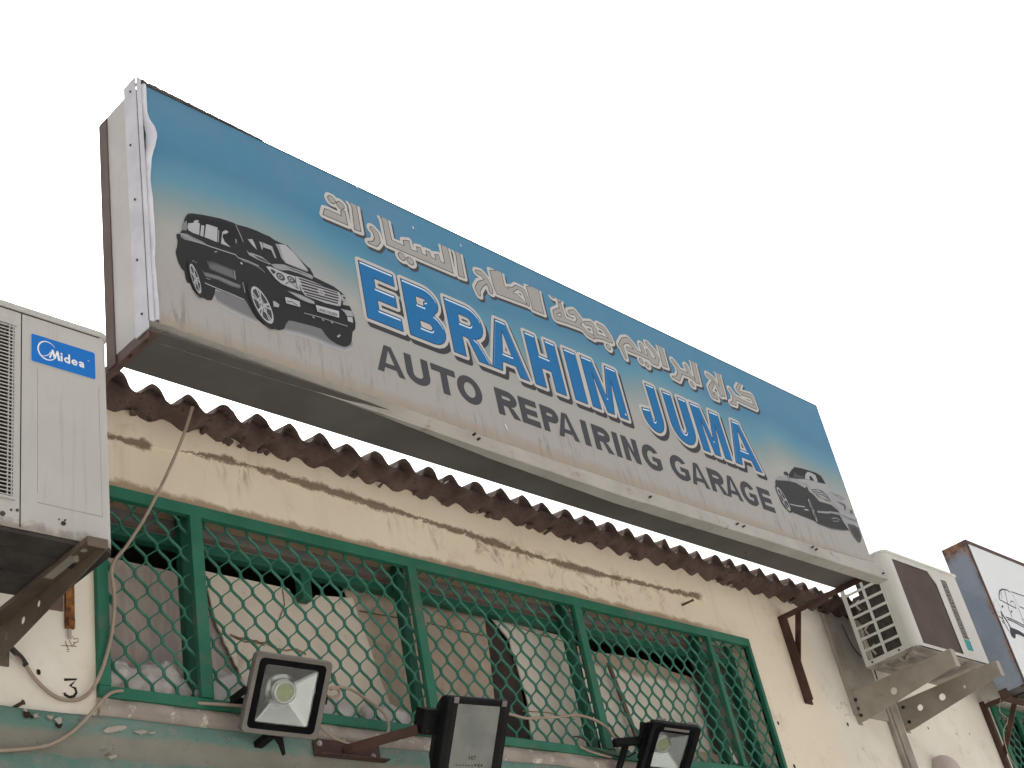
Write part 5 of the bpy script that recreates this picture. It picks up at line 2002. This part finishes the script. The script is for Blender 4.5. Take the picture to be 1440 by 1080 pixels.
def led_flood(label, center, ang, w, h, mat, gl_w, gl_h, chip, gasket=True):
    t = thing('floodlight', label, 'floodlight', center, grpF)
    T = frame_of(center, *ang)
    mb = MB()
    mb.T = T
    go, gi = rr(gl_w + .044, gl_h + .038, .016), rr(gl_w, gl_h, .010)
    loft(mb, [(go, .004), (rr(w - .006, h - .006, .016), -.002), (rr(w, h, .018), .004), (rr(w, h, .018), .030), (rr(w * .93, h * .93, .018), .038), (rr(w * .80, h * .78, .02), .070)], cap=True)
    for i in range(9):
        x = lerp(-w * .36, w * .36, i / 8)
        mb.box(x - .003, x + .003, .0705, .095, -h * .34, h * .34)
    obj('housing', mb, mat, t, smooth=False)
    mb = MB()
    mb.T = T
    loft(mb, [(go, .0038), (rr(gl_w + .036, gl_h + .030, .014), .002), (gi, .002), (gi, .008)])
    obj('gasket', mb, M['gasket'], t)
    mb = MB()
    mb.T = T
    cx_, cz_ = chip
    inner = [(x + cx_, z + cz_) for x, z in rr(.060, .056, .012)]
    k_ = len(gi)
    # four reflector walls and a lip
    loft(mb, [(gi, .0085), (rr(gl_w - .006, gl_h - .006, .009), .014), (inner, .040)], cap=True)
    obj('reflector', mb, M['reflector'], t)
    mb = MB()
    mb.T = T
    for (r0, r1, ya, yb) in ((.040, .038, .036, .016), (.038, .031, .016, .0135), (.031, .0275, .0135, .022)):
        an = [2 * math.pi * j / 28 for j in range(29)]
        for p, q in zip(an[:-1], an[1:]):
            f = lambda r_, y_, a_: (cx_ + r_ * math.cos(a_), y_, cz_ + r_ * math.sin(a_))
            mb.face([f(r0, ya, p), f(r0, ya, q), f(r1, yb, q), f(r1, yb, p)])
    rg = obj('led_ring', mb, M['led_ring'], t, smooth=True, weld=True)
    mb = MB()
    mb.T = T
    mb.cyl((cx_, .021, cz_), (cx_, .036, cz_), .0278, 20)
    obj('led_chip', mb, M['led_chip'], rg)
    mb = MB()
    mb.T = T
    mb.box(-gl_w / 2 - .002, gl_w / 2 + .002, .0062, .0072, -gl_h / 2 - .002, gl_h / 2 + .002)
    obj('glass', mb, M['clear_glass'], t)
    return t, T


t1, T1 = led_flood('grey framed floodlight with a round LED in its silver reflector, left of the row', (2.601, -.20, 3.128), (-.306, .549, .123), .266, .254, M['lamp_grey'], .186, .184, (-.006, .010))
mb = MB()
mb.T = T1
for s_ in (-1, 1):
    mb.box(s_ * .139 - .003, s_ * .139 + .003, .01, .035, -.012, .012)
    mb.bar((s_ * .139, .022, 0), (s_ * .139, .13, -.05), .005, .025, (0, 0, 1))
mb.bar((-.139, .13, -.05), (.139, .13, -.05), .025, .004, (0, 1, 0))
mb.T = None
mb.bar((2.60, -.10, 3.04), (2.60, -.026, 3.03), .03, .02)
mb.prism([(2.60, -.10, 3.045), (2.645, -.10, 3.04), (2.662, -.085, 2.985), (2.652, -.085, 2.98), (2.635, -.09, 3.015)], (0, .006, 0))
obj('yoke', mb, M['black_metal'], t1)

t3, T3 = led_flood('black floodlight at the right end of the row, cut by the bottom edge', (4.567, -.22, 3.102), (-.507, .780, .218), .238, .240, M['black_metal'], .146, .162, (-.030, .020))
mb = MB()
mb.T = T3
mb.bar((-.125, .03, .03), (-.125, .06, .09), .008, .035, (1, 0, 0))
mb.box(-.128, -.1, .02, .06, -.02, .06)
mb.T = None
mb.bar((4.36, -.10, 3.165), (4.48, -.16, 3.165), .03, .030)
mb.bar((4.42, -.026, 3.05), (4.42, -.12, 3.165), .03, .012)
obj('yoke', mb, M['black_metal'], t3, bevel=.001)
mb = MB()
mb.T = T3
mb.box(-.06, .06, -.0035, -.002, .093, .104)
mb.box(-.10, -.06, .002, .012, .131, .136)
mb.box(.05, .09, .002, .012, .131, .136)
objs('hinge_clip', mb, M['lamp_grey'], t3)

# old halogen lamp in the middle
c2 = (3.26, -.36, 2.996)
t2 = thing('floodlight', 'old black halogen floodlight with dusty grey glass in the middle of the row', 'floodlight', c2, grpF)
T2 = frame_of(c2, -.115, .537, -.002)
W2, H2 = .275, .262
mb = MB()
mb.T = T2
loft(mb, [(rr(.182, .212, .008), .004), (rr(W2 - .05, H2 - .02, .010), -.001), (rr(W2 - .006, H2 - .006, .008), .001), (rr(W2, H2, .008), .006), (rr(W2, H2, .008), .026)])
obj('front_frame', mb, M['black_metal'], t2)
mb = MB()
mb.T = T2
loft(mb, [(rr(W2 - .004, H2 - .004, .008), .0262), (rr(W2 - .01, H2 - .01, .010), .05), (rr(W2 * .72, H2 * .72, .012), .115), (rr(W2 * .60, H2 * .5, .012), .130)], cap=True)
hs2 = obj('housing', mb, M['black_metal'], t2)
mb = MB()
mb.T = T2
mb.box(-.19, -.115, .050, .105, -.01, .075)
obj('junction_box', mb, M['black_metal'], t2, bevel=.003)
mb = MB()
mb.T = T2
mb.face([(x, .0035, z) for x, z in rr(.184, .214, .006)])
gl2 = obj('glass', mb, M['dusty_glass'], t2)
mb = MB()
mb.T = T2
text_on(mb, 'HIT', (-.012, .0030, -.078), (.032, 0, 0), (0, 0, .016), 1, (0, 0, 0), (.045, .05, .05), .01)
for i in range(9):
    x = -.064 + i * .0135
    mb.face([(x, .0030, -.098), (x + .008, .0030, -.098), (x + .008, .0030, -.094 if i < 6 else -.090), (x, .0030, -.094 if i < 6 else -.090)], 0, (.06, .065, .065))
obj('glass_lettering', mb, M['ink'], gl2)
mb = MB()
mb.T = T2
for x in (-.105, .105):
    mb.box(x - .010, x + .010, -.0035, .03, H2 / 2 - .022, H2 / 2 - .002)
    mb.box(x - .010, x + .010, -.0035, .03, -H2 / 2 + .002, -H2 / 2 + .020)
objs('clip', mb, M['lamp_grey'], t2, bevel=.001)
# its rusty arm on the beam
arm = thing('lamp_arm', 'rusty brown steel arm and angle holding the middle floodlight', 'bracket', (2.97, -.03, 3.04))
mb = MB()
mb.box(2.822, 3.112, -.038, -.032, 3.010, 3.070)
mb.box(2.822, 3.125, -.075, -.0385, 3.006, 3.010)
obj('wall_angle', mb, M['brown_steel'], arm, bevel=.001)
mb = MB()
mb.bar((2.945, -.040, 3.036), (3.10, -.30, 3.040), .008, .034)
obj('bar', mb, M['brown_steel'], arm, bevel=.001)
mb = MB()
for X, Z in ((2.842, 3.052), (3.075, 3.025)):
    mb.cyl((X, -.045, Z), (X, -.038, Z), .010, 10)
    mb.cyl((X, -.050, Z), (X, -.045, Z), .006, 8)
objs('bolt', mb, M['galv'], arm)

# pale dome on the wall below the right air conditioner
dm = thing('wall_dome', 'pinkish rounded dome on the wall low under the right air conditioner', 'wall lamp', (7.49, 0, 3.27))
bm = bmesh.new()
bmesh.ops.create_uvsphere(bm, u_segments=32, v_segments=16, radius=1)
me = bpy.data.meshes.new('dome')
for v in bm.verts:
    v.co = Vector((v.co.x * .085, v.co.y * .10 - .03, v.co.z * .125 - .008))
bm.to_mesh(me)
bm.free()
me.polygons.foreach_set('use_smooth', [True] * len(me.polygons))
me.materials.append(M['dome'])
do = bpy.data.objects.new('dome', me)
COL.objects.link(do)
do.parent = dm
mb = MB()
mb.cyl((7.49, -.01, 3.262), (7.49, 0, 3.262), .10, 24)
obj('base_plate', mb, M['case_white'], dm)

# ------------------------------------------------------------------ cables and nails
KB, KC, KD = crop(0, 860, 4.91), crop(320, 880, 4.5), crop(700, 960, 6)


def cable(label, pts, r=.0058, group='beige cables on the wall', mat='cable'):
    mb = MB()
    mb.tube(pts, r, 8)
    o = obj('cable', mb, M[mat], None, smooth=True, loc=pts[0])
    return tag(o, label, 'cable', group)


lp = [P(271, 572, -.135), P(258, 612, -.090), P(237, 662, -.062), P(207, 722, -.045), P(180, 765, -.040), P(158, 795, -.042)] + \
     [P(*KB(785, -160), -.040), P(*KB(790, -60), -.036), P(*KB(785, 30), -.034), P(*KB(762, 200), -.032), P(*KB(705, 400), -.030), P(*KB(640, 530), -.022), P(*KB(570, 595), -.012), P(*KB(490, 612), -.010), P(*KB(400, 595), -.012), P(*KB(310, 535), -.014), P(*KB(230, 450), -.015), P(*KB(175, 370), -.016), P(*KB(75, 250), -.020), P(*KB(10, 170), -.03)]
cb = cable('long beige cable hanging from the roof edge and looping past the number 3', lp)
mb = MB()
mb.tube([P(*KB(182, 375), -.016), P(*KB(150, 325), -.017), P(*KB(110, 285), -.018), P(*KB(70, 245), -.02)], .0085, 8)
obj('tape', mb, M['tape'], cb, smooth=True)
cable('beige cable sagging across the green beam at the lower left', [P(-60, 1058, -.035), P(*KB(0, 960), -.036), P(*KB(200, 945), -.036), P(*KB(340, 920), -.038), P(*KB(480, 845), -.040), P(*KB(600, 735), -.042), P(*KB(700, 620), -.040), P(*KB(770, 560), -.034), P(*KB(850, 550), -.012), P(190, 978, .030), P(230, 984, .030), P(262, 988, -.0), P(300, 990, -.03), P(345, 993, -.05)], .0055)
cable('beige cable arching right of the grey floodlight', [P(*KC(600, 420), -.10), P(*KC(645, 395), -.08), P(*KC(720, 388), -.05), P(*KC(800, 412), -.045), P(*KC(900, 480), -.045), P(*KC(985, 550), -.050), P(*KC(1018, 620), -.055), P(*KC(1008, 690), -.065), P(*KC(960, 715), -.075), P(*KC(900, 735), -.07)], .0052)
cable('short curled cable end beside the grey floodlight', [P(*KC(640, 450), -.09), P(*KC(690, 448), -.07), P(*KC(708, 425), -.06), P(*KC(690, 398), -.06), P(*KC(650, 402), -.075)], .005)
cable('thin dark cable sagging under the grey floodlight', [P(*KC(560, 600), -.08), P(*KC(620, 672), -.07), P(*KC(700, 722), -.06), P(*KC(800, 750), -.055), P(*KC(870, 735), -.06)], .004)
cable('beige cable running level behind the black floodlights', [P(*KD(60, 255), -.10), P(*KD(140, 275), -.04), P(*KD(240, 300), -.03), P(*KD(400, 296), -.03), P(*KD(560, 286), -.03), P(*KD(640, 272), -.03), P(*KD(740, 288), -.035), P(*KD(850, 330), -.040), P(*KD(940, 402), -.045), P(*KD(1000, 500), -.05), P(*KD(1015, 600), -.055)], .006)
cable('black cable lying along the sill left of the right floodlight', [P(*KD(640, 455), -.03), P(*KD(700, 460), -.03), P(*KD(760, 505), -.035), P(*KD(790, 550), -.04), P(*KD(900, 590), -.045), P(*KD(1040, 630), -.05), P(*KD(1110, 620), -.06), P(*KD(1165, 585), -.08)], .004, mat='tape')
cable('short beige cable on the bottom rail left of the right floodlight', [P(*KD(690, 540), -.03), P(*KD(800, 588), -.032), P(*KD(960, 632), -.035)], .005)
mb = MB()
mb.tube([P(1408, 980, -.17), P(1406, 1000, -.2), P(1417, 1012, -.2), P(1411, 1030, -.16), P(1418, 1060, -.1), P(1432, 1085, -.06)], .003, 6)
o = obj('wire', mb, M['cable'], None, smooth=True, loc=P(1408, 980, -.17))
tag(o, 'thin bent wire hanging over the brown bracket at the right edge', 'wire')


def nail(label, a, b):
    mb = MB()
    mb.cyl(a, b, .0055, 8)
    mb.cyl(b, tuple(np.array(b) + (np.array(b) - np.array(a)) * .08), .008, 8)
    tag(obj('nail', mb, M['rust_nail'], None, loc=a), label, 'nail', 'rusty nails in the wall')


nail('rusty nail sticking out of the lintel at the right end of the plaster seam', P(959, 851), tuple(np.array(P(959, 851)) + np.array([.03, -.05, .01])))
nail('rusty nail above the green beam at the lower left', P(14, 998), tuple(np.array(P(14, 998)) + np.array([.02, -.035, .01])))
